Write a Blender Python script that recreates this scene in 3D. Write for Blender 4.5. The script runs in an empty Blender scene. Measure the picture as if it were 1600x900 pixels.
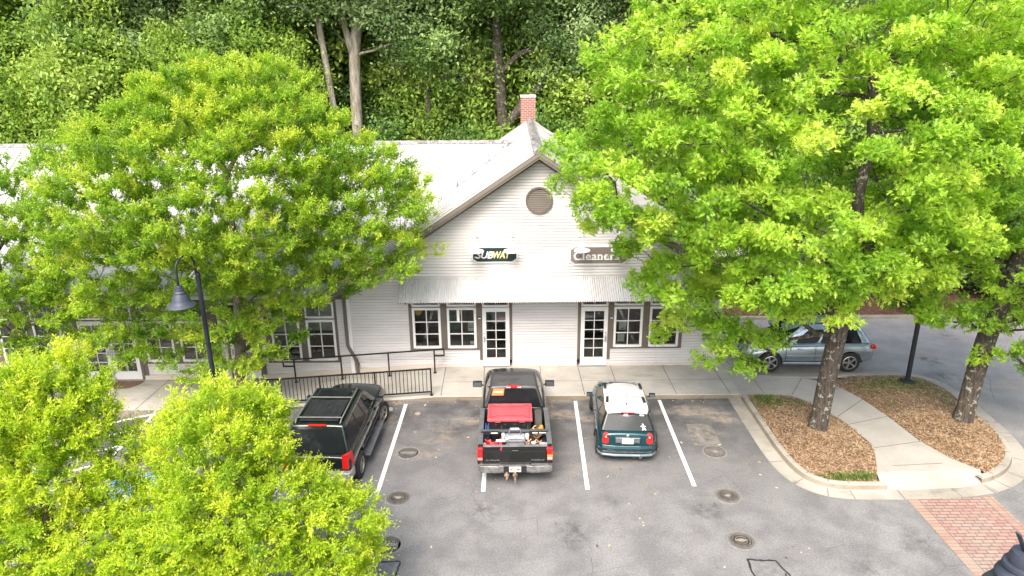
import bpy, bmesh, math, random
import numpy as np
from mathutils import Vector, Matrix
SC = bpy.context.scene
COL = SC.collection
PI = math.pi
R = math.radians

# ---------------------------------------------------------------- helpers
def link(o):
    COL.objects.link(o); return o

def tag(o, label=None, cat=None, group=None, kind=None):
    if label: o['label'] = label
    if cat: o['category'] = cat
    if group: o['group'] = group
    if kind: o['kind'] = kind
    return o

def empty(name, loc=(0, 0, 0), rz=0.0, **k):
    o = bpy.data.objects.new(name, None); link(o)
    o.empty_display_size = .2
    o.location = loc; o.rotation_euler = (0, 0, rz)
    return tag(o, **k)

class MB:
    """collects faces, then becomes ONE mesh object"""
    def __init__(s): s.v = []; s.f = []
    def add(s, vs, fs):
        n = len(s.v); s.v += [tuple(p) for p in vs]
        s.f += [tuple(i + n for i in f) for f in fs]; return s
    def quad(s, *p): return s.add(p, [tuple(range(len(p)))])
    def box(s, x0, x1, y0, y1, z0, z1, M=None):
        vs = [(x0, y0, z0), (x1, y0, z0), (x1, y1, z0), (x0, y1, z0), (x0, y0, z1), (x1, y0, z1), (x1, y1, z1), (x0, y1, z1)]
        if M is not None: vs = [M @ Vector(p) for p in vs]
        return s.add(vs, [(3, 2, 1, 0), (4, 5, 6, 7), (0, 1, 5, 4), (1, 2, 6, 5), (2, 3, 7, 6), (3, 0, 4, 7)])
    def beam(s, a, b, w, h, up=(0, 0, 1)):
        a, b = Vector(a), Vector(b); d = (b - a).normalized(); u = Vector(up)
        r = d.cross(u)
        if r.length < 1e-4: r = d.cross(Vector((0, 1, 0)))
        r.normalize(); u = r.cross(d).normalized()
        vs = [p + r * (i * w / 2) + u * (j * h / 2) for p in (a, b) for i, j in ((-1, -1), (1, -1), (1, 1), (-1, 1))]
        return s.add(vs, [(3, 2, 1, 0), (4, 5, 6, 7), (0, 1, 5, 4), (1, 2, 6, 5), (2, 3, 7, 6), (3, 0, 4, 7)])
    def tube(s, pts, rad, n=8, caps=True):
        pts = [Vector(p) for p in pts]; m = len(pts)
        rs = rad if isinstance(rad, (list, tuple)) else [rad] * m
        rings = []; prev = None
        for i, p in enumerate(pts):
            d = (pts[min(i + 1, m - 1)] - pts[max(i - 1, 0)])
            d = d.normalized() if d.length > 1e-9 else Vector((0, 0, 1))
            if prev is None:
                a = d.cross(Vector((0, 0, 1)))
                if a.length < 1e-3: a = d.cross(Vector((0, 1, 0)))
            else:
                a = prev - d * prev.dot(d)
                if a.length < 1e-5: a = d.cross(Vector((0, 1, 0)))
            a.normalize(); prev = a; b = d.cross(a)
            rings.append([p + (a * math.cos(t) + b * math.sin(t)) * rs[i] for t in (2 * PI * k / n for k in range(n))])
        vs = [q for r in rings for q in r]; fs = []
        for i in range(m - 1):
            for k in range(n):
                k2 = (k + 1) % n
                fs.append((i * n + k, i * n + k2, (i + 1) * n + k2, (i + 1) * n + k))
        if caps: fs += [tuple(range(n - 1, -1, -1)), tuple(range((m - 1) * n, m * n))]
        return s.add(vs, fs)
    def lathe(s, prof, o=(0, 0, 0), n=24, M=None, closed=False, cap=True):
        """profile (r, z) spun about z"""
        vs = []; m = len(prof)
        for r, z in prof:
            for k in range(n):
                t = 2 * PI * k / n
                vs.append(Vector((r * math.cos(t), r * math.sin(t), z)))
        if M is not None: vs = [M @ p for p in vs]
        o = Vector(o); vs = [p + o for p in vs]; fs = []
        for i in range(m if closed else m - 1):
            j = (i + 1) % m
            for k in range(n):
                k2 = (k + 1) % n
                fs.append((i * n + k, i * n + k2, j * n + k2, j * n + k))
        if not closed and cap:
            if prof[0][0] > 1e-4: fs.append(tuple(range(n - 1, -1, -1)))
            if prof[-1][0] > 1e-4: fs.append(tuple(range((m - 1) * n, m * n)))
        return s.add(vs, fs)
    def prism(s, poly, z0, z1):
        n = len(poly)
        vs = [(x, y, z0) for x, y in poly] + [(x, y, z1) for x, y in poly]
        return s.add(vs, [tuple(range(n - 1, -1, -1)), tuple(range(n, 2 * n))] + [(i, (i + 1) % n, n + (i + 1) % n, n + i) for i in range(n)])
    def loft(s, rings, caps=True):
        n = len(rings[0]); m = len(rings)
        vs = [p for r in rings for p in r]; fs = []
        for i in range(m - 1):
            for k in range(n):
                k2 = (k + 1) % n
                fs.append((i * n + k, i * n + k2, (i + 1) * n + k2, (i + 1) * n + k))
        if caps: fs += [tuple(range(n - 1, -1, -1)), tuple(range((m - 1) * n, m * n))]
        return s.add(vs, fs)
    def mesh(s, name):
        me = bpy.data.meshes.new(name); me.from_pydata(s.v, [], s.f); me.update(); return me
    def build(s, name, mat, parent=None, smooth=False, bevel=0, sub=0, loc=None, fix=False, world=False, **k):
        me = s.mesh(name)
        if fix:
            bm = bmesh.new(); bm.from_mesh(me); bmesh.ops.remove_doubles(bm, verts=bm.verts, dist=1e-5)
            bmesh.ops.recalc_face_normals(bm, faces=bm.faces); bm.to_mesh(me); bm.free()
        o = bpy.data.objects.new(name, me); link(o)
        me.materials.append(mat)
        if smooth:
            if smooth is True: me.shade_smooth()
            else: me.shade_smooth(); me.set_sharp_from_angle(angle=R(smooth))
        if bevel:
            m = o.modifiers.new('bevel', 'BEVEL'); m.width = bevel; m.segments = 2; m.limit_method = 'ANGLE'; m.angle_limit = R(35)
        if sub:
            m = o.modifiers.new('sub', 'SUBSURF'); m.levels = sub; m.render_levels = sub
        if loc: o.location = loc
        if parent is not None:
            o.parent = parent
            if world: o.matrix_parent_inverse = (Matrix.Translation(parent.location) @ Matrix.Rotation(parent.rotation_euler.z, 4, 'Z')).inverted()
        return tag(o, **k)

def join_in(o, mb, material):
    """adds more faces of another material to an object's own mesh"""
    m2 = mb.mesh('tmp'); bm = bmesh.new(); bm.from_mesh(o.data); n = len(bm.faces); bm.from_mesh(m2); bm.faces.ensure_lookup_table()
    k = len(o.data.materials)
    for f in bm.faces[n:]: f.material_index = k
    bm.to_mesh(o.data); bm.free(); bpy.data.meshes.remove(m2); o.data.materials.append(material)

def bake(o, cutters=()):
    """apply the modifiers (and boolean cuts) of an object, then drop the cutters"""
    for c in cutters:
        m = o.modifiers.new('cut', 'BOOLEAN'); m.object = c; m.operation = 'DIFFERENCE'; m.solver = 'EXACT'
    dg = bpy.context.evaluated_depsgraph_get(); dg.update()
    me = bpy.data.meshes.new_from_object(o.evaluated_get(dg))
    o.modifiers.clear(); o.data = me
    for c in cutters: bpy.data.objects.remove(c)
    return o

def copy_tree(o, parent=None):
    c = o.copy(); link(c)
    if parent is not None: c.parent = parent
    for ch in list(o.children): copy_tree(ch, c)
    return c

def text_mesh(txt, size, mat, name, parent=None, loc=(0, 0, 0), rot=(PI / 2, 0, 0), ext=.01, off=0.0, shear=0.0, space=1.0, world=False, align='CENTER', bold=0.0):
    cu = bpy.data.curves.new(name, 'FONT'); cu.body = txt; cu.size = size; cu.extrude = ext; cu.offset = off
    cu.shear = shear; cu.space_character = space; cu.align_x = align; cu.align_y = 'BOTTOM_BASELINE'
    t = bpy.data.objects.new(name, cu); link(t)
    dg = bpy.context.evaluated_depsgraph_get(); dg.update()
    me = bpy.data.meshes.new_from_object(t.evaluated_get(dg))
    bpy.data.objects.remove(t)
    if bold:       # a heavier face: the outline repeated a little to either side, each 1 mm deeper
        bm = bmesh.new()
        for k, (dx, dz) in enumerate(((0, 0), (bold, 0), (-bold, 0), (0, bold * .6), (0, -bold * .6))):
            m2 = me.copy(); m2.transform(Matrix.Translation((dx, dz, -.001 * k))); bm.from_mesh(m2); bpy.data.meshes.remove(m2)
        bm.to_mesh(me); bm.free()
    o = bpy.data.objects.new(name, me); link(o)
    me.materials.clear(); me.materials.append(mat)
    o.location = loc; o.rotation_euler = rot
    if parent is not None:
        o.parent = parent
        if world: o.matrix_parent_inverse = Matrix.Translation(parent.location).inverted()
    return o

# ---------------------------------------------------------------- materials
class NT:
    def __init__(s, name):
        s.m = bpy.data.materials.new(name); s.m.use_nodes = True; s.t = s.m.node_tree; s.t.nodes.clear()
        s.out = s.n('ShaderNodeOutputMaterial')
    def n(s, ty, **k):
        x = s.t.nodes.new(ty)
        for a, b in k.items(): setattr(x, a, b)
        return x
    def l(s, a, b): s.t.links.new(a, b)
    def put(s, sock, v):
        if hasattr(v, 'links') or hasattr(v, 'is_linked'): s.l(v, sock)
        elif isinstance(v, (tuple, list)): sock.default_value = tuple(v) + ((1,) if len(v) == 3 and len(sock.default_value) == 4 else ())
        else: sock.default_value = v
    def coord(s, kind='Object'): return s.n('ShaderNodeTexCoord').outputs[kind]
    def sep(s, vec):
        x = s.n('ShaderNodeSeparateXYZ'); s.l(vec, x.inputs[0]); return x.outputs
    def noise(s, vec, scale, detail=3, rough=.55, out='Fac', dist=0):
        x = s.n('ShaderNodeTexNoise'); s.l(vec, x.inputs['Vector']); x.inputs['Scale'].default_value = scale
        x.inputs['Detail'].default_value = detail; x.inputs['Roughness'].default_value = rough; x.inputs['Distortion'].default_value = dist
        return x.outputs[out]
    def map(s, vec, scale=(1, 1, 1), rot=(0, 0, 0), loc=(0, 0, 0)):
        x = s.n('ShaderNodeMapping'); s.l(vec, x.inputs[0]); x.inputs['Scale'].default_value = scale
        x.inputs['Rotation'].default_value = rot; x.inputs['Location'].default_value = loc; return x.outputs[0]
    def ramp(s, fac, stops, interp='LINEAR'):
        x = s.n('ShaderNodeValToRGB'); s.l(fac, x.inputs[0]); e = x.color_ramp.elements; x.color_ramp.interpolation = interp
        while len(e) < len(stops): e.new(.5)
        for i, (p, c) in enumerate(stops):
            e[i].position = p
            e[i].color = (c, c, c, 1) if not isinstance(c, (tuple, list)) else tuple(c) + (1,)
        return x.outputs[0]
    def mix(s, fac, a, b, mode='MIX'):
        x = s.n('ShaderNodeMix', data_type='RGBA', blend_type=mode)
        s.put(x.inputs[0], fac); s.put(x.inputs[6], a); s.put(x.inputs[7], b); return x.outputs[2]
    def math(s, op, a, b=0.0, c=None):
        x = s.n('ShaderNodeMath', operation=op); s.put(x.inputs[0], a); s.put(x.inputs[1], b)
        if c is not None: s.put(x.inputs[2], c)
        return x.outputs[0]
    def maprange(s, v, a, b, c=0.0, d=1.0, smooth=True):
        x = s.n('ShaderNodeMapRange'); x.interpolation_type = 'SMOOTHSTEP' if smooth else 'LINEAR'
        s.put(x.inputs[0], v)
        for i, q in enumerate((a, b, c, d)): x.inputs[i + 1].default_value = q
        return x.outputs[0]
    def bump(s, h, strength=.3, dist=.01):
        x = s.n('ShaderNodeBump'); s.l(h, x.inputs['Height']); x.inputs['Strength'].default_value = strength
        x.inputs['Distance'].default_value = dist; return x.outputs[0]
    def pbsdf(s, col, rough=.6, metal=0.0, normal=None, **k):
        x = s.n('ShaderNodeBsdfPrincipled'); s.put(x.inputs['Base Color'], col); s.put(x.inputs['Roughness'], rough); s.put(x.inputs['Metallic'], metal)
        if normal is not None: s.l(normal, x.inputs['Normal'])
        for a, b in k.items(): s.put(x.inputs[a.replace('_', ' ')], b)
        return x.outputs[0]
    def done(s, sh):
        s.l(sh, s.out.inputs[0]); return s.m

def mat(name, col, rough=.6, metal=0.0, var=.12, vs=3.0, bump=0.0, bs=60.0, rvar=.0, **k):
    t = NT(name); c = t.coord()
    lo = tuple(max(0, x * (1 - var)) for x in col); hi = tuple(min(1, x * (1 + var)) for x in col)
    cc = t.mix(t.ramp(t.noise(c, vs, 5, .65), [(.3, 0.0), (.7, 1.0)]), lo, hi)
    nm = t.bump(t.noise(c, bs, 3), bump, .01) if bump else None
    rr = rough
    if rvar: rr = t.maprange(t.noise(c, vs * 2.3, 4), .3, .7, max(.02, rough - rvar), rough + rvar)
    return t.done(t.pbsdf(cc, rr, metal, nm, **k))

def leaf_mat(name, stops, trans=.42, rough=.42, spec=.5):
    t = NT(name)
    a = t.n('ShaderNodeAttribute', attribute_name='tone')
    col = t.ramp(a.outputs['Fac'], stops)
    g = t.pbsdf(col, rough, 0, None, Specular_IOR_Level=spec)
    tr = t.n('ShaderNodeBsdfTranslucent')
    t.l(t.mix(1.0, col, (1.1, 1.14, .58), 'MULTIPLY'), tr.inputs[0])
    m = t.n('ShaderNodeMixShader'); m.inputs[0].default_value = trans
    t.l(g, m.inputs[1]); t.l(tr.outputs[0], m.inputs[2])
    return t.done(m.outputs[0])

def glass_mat(name, tint=(.8, .85, .85), extra=.02):
    t = NT(name)
    tr = t.n('ShaderNodeBsdfTransparent'); tr.inputs[0].default_value = tuple(tint) + (1,)
    gl = t.n('ShaderNodeBsdfGlossy'); gl.inputs['Roughness'].default_value = .02; gl.inputs[0].default_value = (.95, .97, 1, 1)
    fr = t.n('ShaderNodeFresnel'); fr.inputs[0].default_value = 1.5
    f = t.math('MULTIPLY_ADD', fr.outputs[0], 1.0, extra)
    m = t.n('ShaderNodeMixShader'); t.l(f, m.inputs[0]); t.l(tr.outputs[0], m.inputs[1]); t.l(gl.outputs[0], m.inputs[2])
    return t.done(m.outputs[0])

# ---------------------------------------------------------------- camera
F_PX, PITCH, ROLL, CAM_H = 1100.0, 18.6, -.45, 10.8
cam = bpy.data.cameras.new('camera'); cam.sensor_width = 36; cam.lens = F_PX / 1600 * 36
cam.clip_start = .1; cam.clip_end = 2000
co = link(bpy.data.objects.new('camera', cam))
co.matrix_world = Matrix.Translation((0, 0, CAM_H)) @ Matrix.Rotation(R(90 - PITCH), 4, 'X') @ Matrix.Rotation(R(ROLL), 4, 'Z')
SC.camera = co

# ---------------------------------------------------------------- levels of the site
def sstep(t): t = max(0.0, min(1.0, t)); return t * t * (3 - 2 * t)
def gz(x, y=18):                       # asphalt height
    return -.27 * sstep((-3.6 - x) / 5.6)
def swz(x):                            # pavement height in front of the shops
    if x > -2.4: return .15
    if x < -8.6: return -.262
    return .15 + (-2.4 - x) / 6.2 * -.412
YF = 22.92                             # face of the shop front
YK = 20.62                             # kerb line
# ================================================================ GROUND
def m_asphalt():
    t = NT('asphalt'); c = t.coord(); x, y, z = t.sep(c)
    fine = t.noise(c, 70, 3, .8); sp = t.noise(c, 24, 4, .75); mid = t.noise(c, 1.1, 6, .62); big = t.noise(c, .28, 3)
    wear = t.maprange(t.math('ADD', y, t.math('MULTIPLY', t.math('SUBTRACT', mid, .5), 7.0)), 14.6, 19.6)
    wear = t.math('MULTIPLY', wear, t.maprange(x, 7.0, 9.0, 1, .12))
    aisle = t.mix(t.maprange(mid, .34, .66), (.150, .149, .152), (.225, .223, .223))
    stall = t.mix(t.maprange(mid, .34, .66), (.060, .059, .065), (.150, .147, .147))
    col = t.mix(wear, aisle, stall)
    col = t.mix(t.maprange(big, .35, .7, 0, .3), col, (.15, .147, .145))
    far = t.math('MAXIMUM', t.maprange(x, 14.2, 15.2), t.maprange(y, 21.9, 22.7))
    col = t.mix(far, col, t.mix(t.maprange(mid, .34, .66), (.235, .228, .225), (.30, .292, .287)))
    # sandy wash on the stalls near the kerb
    sand = t.math('MULTIPLY', t.maprange(t.noise(t.map(c, (.34, .62, 1), loc=(3.1, .4, 0)), 1.0, 6, .64), .5, .68), t.maprange(y, 15.2, 19.0))
    sandr = t.math('MULTIPLY', sand, t.maprange(t.noise(c, 5, 5, .7), .25, .6))
    col = t.mix(t.math('MULTIPLY', sandr, .8), col, (.36, .30, .235))
    # oil drips
    v = t.n('ShaderNodeTexVoronoi'); t.l(t.map(c, (.55, .42, 1)), v.inputs['Vector']); v.inputs['Scale'].default_value = 1.0
    oil = t.math('MULTIPLY', t.maprange(v.outputs['Distance'], .03, .34, 1, 0), t.maprange(t.noise(c, 3.2, 5, .7), .42, .62))
    col = t.mix(t.math('MULTIPLY', oil, .62), col, (.035, .034, .036))
    # hairline cracks
    w = t.n('ShaderNodeTexVoronoi', feature='DISTANCE_TO_EDGE'); t.l(t.mix(.12, c, t.noise(c, 1.7, 4, .6, 'Color')), w.inputs['Vector']); w.inputs['Scale'].default_value = .62
    crk = t.math('MULTIPLY', t.maprange(w.outputs['Distance'], .0, .006, 1, 0), t.maprange(t.noise(c, .45, 2), .5, .6))
    col = t.mix(t.math('MULTIPLY', crk, .45), col, (.05, .05, .052))
    sp2 = t.maprange(sp, .25, .75, .72, 1.28); f2 = t.maprange(fine, .2, .8, .66, 1.34)
    col = t.mix(1.0, col, t.math('MULTIPLY', sp2, f2), 'MULTIPLY')
    peb = t.maprange(t.noise(c, 46, 2, .5), .68, .74)
    col = t.mix(t.math('MULTIPLY', peb, .5), col, (.36, .35, .34))
    h = t.math('ADD', t.math('MULTIPLY', fine, .6), t.math('MULTIPLY', sp, .5))
    return t.done(t.pbsdf(col, t.maprange(mid, .3, .7, .82, .93), 0, t.bump(h, .55, .012), Specular_IOR_Level=.3))
def m_concrete(name, a, b, stain=(.2, .17, .13), samt=.55):
    t = NT(name); c = t.coord(); x, y, z = t.sep(c)
    n1 = t.noise(c, .8, 6, .62); n2 = t.noise(c, 55, 3, .8); n3 = t.noise(t.map(c, (.5, 1.6, 1)), 1.6, 5, .68)
    col = t.mix(t.maprange(n1, .3, .7), a, b)
    col = t.mix(t.math('MULTIPLY', t.maprange(n3, .54, .75), samt), col, stain)
    col = t.mix(1.0, col, t.maprange(n2, .2, .8, .85, 1.14), 'MULTIPLY')
    return t.done(t.pbsdf(col, .88, 0, t.bump(n2, .25, .006), Specular_IOR_Level=.25))
ASPH = m_asphalt()
CONC = m_concrete('pavement_concrete', (.355, .335, .30), (.45, .43, .395), (.2, .17, .135), .6)
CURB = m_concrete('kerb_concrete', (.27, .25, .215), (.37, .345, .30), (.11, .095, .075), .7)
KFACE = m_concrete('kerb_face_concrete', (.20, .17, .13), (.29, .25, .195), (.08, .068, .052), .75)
PATHC = m_concrete('path_concrete', (.325, .305, .27), (.39, .37, .335), (.21, .185, .15), .5)
JOINT = mat('joint_dirt', (.09, .08, .07), .9, var=.4, vs=9)
WHITE_LINE = None
def m_line(name, a, dark):
    t = NT(name); c = t.coord()
    n = t.noise(c, 30, 5, .75); m = t.noise(c, 3, 4)
    col = t.mix(t.maprange(n, .50, .72), a, dark); col = t.mix(t.maprange(m, .3, .7, 0, .3), col, tuple(q * .8 for q in a))
    return t.done(t.pbsdf(col, .75, 0, t.bump(n, .3, .005)))
WHITE_LINE = m_line('white_line_paint', (.74, .74, .73), (.36, .35, .34))
BLUE_LINE = m_line('blue_line_paint', (.16, .34, .60), (.2, .3, .45))

def sheet(name, xs, ys, zf, material, dz=0.0, **k):
    b = MB(); nx, ny = len(xs), len(ys)
    b.v = [(x, y, zf(x, y) + dz) for y in ys for x in xs]
    b.f = [(j * nx + i, j * nx + i + 1, (j + 1) * nx + i + 1, (j + 1) * nx + i) for j in range(ny - 1) for i in range(nx - 1)]
    o = b.build(name, material, smooth=True); o['kind'] = 'structure'; return o
def frange(a, b, n): return [a + (b - a) * i / n for i in range(n + 1)]

# far land: grass and leaf litter rising behind the shops
def land_z(x, y):
    h = -.45
    if y > 36: h += (y - 36) * .05 + max(0, y - 62) * .10
    return h + (.0 if y < 34 else .35 * math.sin(x * .31) * math.sin(y * .23))
t = NT('leaf_litter'); c = t.coord()
LAND = t.done(t.pbsdf(t.mix(t.maprange(t.noise(c, .5, 7, .7), .35, .65), (.028, .05, .014), (.06, .05, .028)), .95, 0, t.bump(t.noise(c, 6, 5, .8), .8, .15)))
sheet('ground', [-700, -300, -120] + frange(-70, 70, 60) + [120, 300, 700], [-60, -20, 0, 10, 20, 30] + frange(34, 90, 26) + [140, 240, 420, 700], land_z, LAND)
sheet('parking_lot', frange(-60, 60, 240), frange(2, 33.5, 20), gz, ASPH)

# pavement in front of the shops, with its own kerb face, ramp on the left
xs = frange(-26, -8.6, 20) + frange(-8.2, -2.4, 24) + frange(-2.0, 7.42, 20)
b = MB()
pr = [(x, YK, gz(x) - .05) for x in xs], [(x, YK, swz(x) - .015) for x in xs], [(x, YK + .02, swz(x)) for x in xs], [(x, YF + .3, swz(x)) for x in xs]
n = len(xs)
for r_ in pr: b.v += r_
for j in range(1, 3):
    for i in range(n - 1): b.f.append((j * n + i, j * n + i + 1, (j + 1) * n + i + 1, (j + 1) * n + i))
pav = b.build('pavement', CONC); pav['kind'] = 'structure'
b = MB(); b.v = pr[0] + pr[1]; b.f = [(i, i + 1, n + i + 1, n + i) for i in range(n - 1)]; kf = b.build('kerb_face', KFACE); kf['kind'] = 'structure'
b = MB()      # the pavement continues past the corner to the side drive
b.prism([(7.42, YK), (8.35, YK + .06), (9.0, YK - .06), (9.45, 20.05), (9.9, 18.96), (10.05, 18.3), (10.18, 17.56), (9.95, 16.8), (9.62, 16.08), (10.3, 16.12), (11.55, 16.16), (12.42, 16.18), (11.95, 16.78), (11.62, 17.67), (11.44, 19.08), (11.15, 20.35), (10.67, 21.41), (9.84, 21.79), (9.2, 21.93), (9.0, 22.0), (7.42, 22.05)], -.1, .15)
b.prism([(7.42, 22.054), (8.2, 22.054), (8.2, 23.6), (7.42, 23.6)], -.1, .146)
path = b.build('path', PATHC); path['kind'] = 'structure'
b = MB()      # ramp of the path down to the gutter
top = [(9.62, 16.082), (10.3, 16.122), (11.55, 16.162), (12.42, 16.182)]; bot = [(9.50, 15.50), (10.26, 15.50), (11.55, 15.58), (12.28, 15.74)]
b.v = [(x, y, .147) for x, y in top] + [(x, y, .012) for x, y in bot]
b.f = [(4 + i, 5 + i, i + 1, i) for i in range(3)]
rmp = b.build('path_ramp', PATHC); rmp['kind'] = 'structure'
# joints
b = MB()
def strip(b, p, q, w, zf, lift=.004, n=1):
    p, q = Vector(p), Vector(q); d = (q - p).normalized(); s = Vector((-d.y, d.x)) * w / 2
    for i in range(n):
        a, e = p.lerp(q, i / n), p.lerp(q, (i + 1) / n)
        b.quad(*[(v.x, v.y, zf(v.x, v.y) + lift) for v in (a - s, e - s, e + s, a + s)])
for x in (-20, -18, -16.0, -14.2, -12.4, -10.4): strip(b, (x, YK + .02), (x + .12, YF - .02), .022, lambda x, y: swz(x))
for x in (-2.35, -.97, 1.0, 2.35, 3.5, 5.35, 7.1): strip(b, (x, YK + .02), (x - .03, YF - .02), .02, lambda x, y: swz(x))
for x0, x1 in ((-2.35, 7.4),): strip(b, (x0, YK + 1.05), (x1, YK + 1.09), .016, lambda x, y: swz(x))
for p, q in (((9.05, 20.52), (9.85, 21.75)), ((9.86, 19.05), (11.2, 20.2)), ((9.98, 18.6), (11.42, 19.08)), ((10.12, 17.3), (11.62, 17.62)), ((8.2, YK + .05), (8.2, 22.02)), ((10.2, 16.4), (11.6, 16.5))):
    strip(b, p, q, .018, lambda x, y: .15)
jt = b.build('pavement_joint', JOINT); jt['kind'] = 'structure'

# kerbs: a profile swept along a line
def arc_smooth(pts, n=3):
    pts = [Vector(p) for p in pts]
    for _ in range(n):
        q = [pts[0]]
        for a, c in zip(pts, pts[1:]): q += [a.lerp(c, .25), a.lerp(c, .75)]
        pts = q + [pts[-1]]
    return pts
def sweep(b, pts, prof):
    """prof: (offset to the left of travel, z or callable(x))"""
    m = len(pts); rings = []
    for i, p in enumerate(pts):
        d = (pts[min(i + 1, m - 1)] - pts[max(i - 1, 0)]).normalized(); s = Vector((-d.y, d.x))
        rings.append([((p + s * o).x, (p + s * o).y, (zz(i / (m - 1)) if callable(zz) else zz)) for o, zz in prof])
    k = len(prof)
    n0 = len(b.v)
    for r_ in rings: b.v += r_
    for i in range(m - 1):
        for j in range(k - 1): b.f.append((n0 + i * k + j, n0 + i * k + j + 1, n0 + (i + 1) * k + j + 1, n0 + (i + 1) * k + j))
# left island: kerb face line (travel towards the camera, then right), kerb lies to the left of travel
faceL = arc_smooth([(7.42, 20.6), (7.42, 18.6), (7.43, 17.2), (7.56, 16.2), (7.95, 15.68), (8.55, 15.51), (9.62, 15.50)], 3)
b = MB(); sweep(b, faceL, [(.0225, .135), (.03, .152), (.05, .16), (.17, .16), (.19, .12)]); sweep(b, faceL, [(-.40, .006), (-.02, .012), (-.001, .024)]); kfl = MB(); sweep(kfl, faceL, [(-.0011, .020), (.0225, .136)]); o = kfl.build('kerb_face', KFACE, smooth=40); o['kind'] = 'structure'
kerbl = b.build('kerb', CURB, smooth=40); kerbl['kind'] = 'structure'
faceR = arc_smooth([(12.2, 15.73), (12.75, 15.95), (13.35, 16.35), (13.95, 17.1), (14.28, 18.2), (14.36, 19.6), (14.45, 20.9), (14.1, 21.85), (13.4, 22.16), (11.6, 22.12), (9.8, 21.98), (8.9, 22.06)], 3)
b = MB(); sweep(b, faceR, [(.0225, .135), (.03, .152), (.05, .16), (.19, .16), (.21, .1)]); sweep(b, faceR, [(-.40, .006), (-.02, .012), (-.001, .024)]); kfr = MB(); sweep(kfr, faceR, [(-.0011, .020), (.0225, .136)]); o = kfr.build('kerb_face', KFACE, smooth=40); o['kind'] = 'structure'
kr = b.build('kerb', CURB, smooth=40); kr['kind'] = 'structure'
gut = arc_smooth([(9.62, 15.50), (10.3, 15.50), (11.5, 15.58), (12.2, 15.73)], 2)
b = MB(); sweep(b, gut, [(-.40, .006), (.03, .012)])
gt = b.build('gutter', CURB); gt['kind'] = 'structure'
# open kerb joints and the dirt lying along the gutter
b = MB()
def cross(b, poly, idx, o0, o1, z, w=.016):
    p, q = poly[idx], poly[idx + 1]; d = (q - p).normalized(); s = Vector((-d.y, d.x))
    strip(b, p + s * o0, p + s * o1, w, lambda x, y: z, .004)
for i in (5, 12, 22, 30, 38, 44): cross(b, faceL, min(i, len(faceL) - 2), -.4, -.02, .010); cross(b, faceL, min(i, len(faceL) - 2), .05, .17, .161)
for i in (3, 10, 18, 26, 36, 46, 56, 66): cross(b, faceR, min(i, len(faceR) - 2), -.4, -.02, .010); cross(b, faceR, min(i, len(faceR) - 2), .05, .19, .161)
for i in (3, 9): cross(b, gut, i, -.4, .03, .010)
jk = b.build('kerb_joint', JOINT); jk['kind'] = 'structure'

# planting beds
t = NT('mulch'); c = t.coord()
w1 = t.noise(t.map(c, (9, 2.5, 6), (0, 0, .6)), 7, 4, .75); w2 = t.noise(t.map(c, (2.5, 9, 6), (0, 0, .3)), 8, 4, .75); g = t.noise(c, .9, 4, .6)
col = t.mix(t.maprange(w1, .3, .7), (.13, .066, .035), (.41, .265, .155)); col = t.mix(t.maprange(w2, .48, .66), col, (.085, .05, .03))
col = t.mix(t.maprange(g, .5, .68, 0, .6), col, (.12, .10, .075))
MULCH = t.done(t.pbsdf(col, .95, 0, t.bump(t.math('ADD', w1, w2), 1.0, .03)))
bedL = [(7.60, 20.56), (7.60, 18.6), (7.61, 17.2), (7.74, 16.28), (8.08, 15.84), (8.6, 15.69), (9.40, 15.70), (9.58, 16.0), (9.95, 16.8), (10.15, 17.56), (10.03, 18.3), (9.88, 18.96), (9.42, 20.05), (8.98, 20.50), (8.35, 20.58)]
bedR = [(12.42, 15.99), (12.72, 16.14), (13.22, 16.49), (13.78, 17.18), (14.08, 18.2), (14.16, 19.6), (14.24, 20.85), (13.95, 21.7), (13.35, 21.96), (11.6, 21.93), (10.7, 21.44), (11.17, 20.35), (11.46, 19.08), (11.64, 17.67), (11.95, 16.78), (12.48, 16.13)]
def inside(p, poly):
    x, y = p; r_ = False; j = len(poly) - 1
    for i in range(len(poly)):
        xi, yi = poly[i]; xj, yj = poly[j]
        if (yi > y) != (yj > y) and x < (xj - xi) * (y - yi) / (yj - yi) + xi: r_ = not r_
        j = i
    return r_
def edge_d(p, poly):
    best = 9.
    P = Vector(p)
    for i in range(len(poly)):
        a, c = Vector(poly[i]), Vector(poly[(i + 1) % len(poly)]); d = c - a
        t_ = max(0, min(1, (P - a).dot(d) / max(d.length_squared, 1e-9))); best = min(best, (a + d * t_ - P).length)
    return best
def bed_z(x, y, poly, trunk):
    d = edge_d((x, y), poly)
    z = .135 + .10 * sstep(d / .8)
    r_ = math.hypot(x - trunk[0], y - trunk[1])
    return z + .13 * math.exp(-(r_ / .9) ** 2) + .022 * math.sin(7.3 * x + 1.3) * math.sin(6.1 * y) * sstep(d / .3)
from mathutils.geometry import delaunay_2d_cdt
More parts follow.
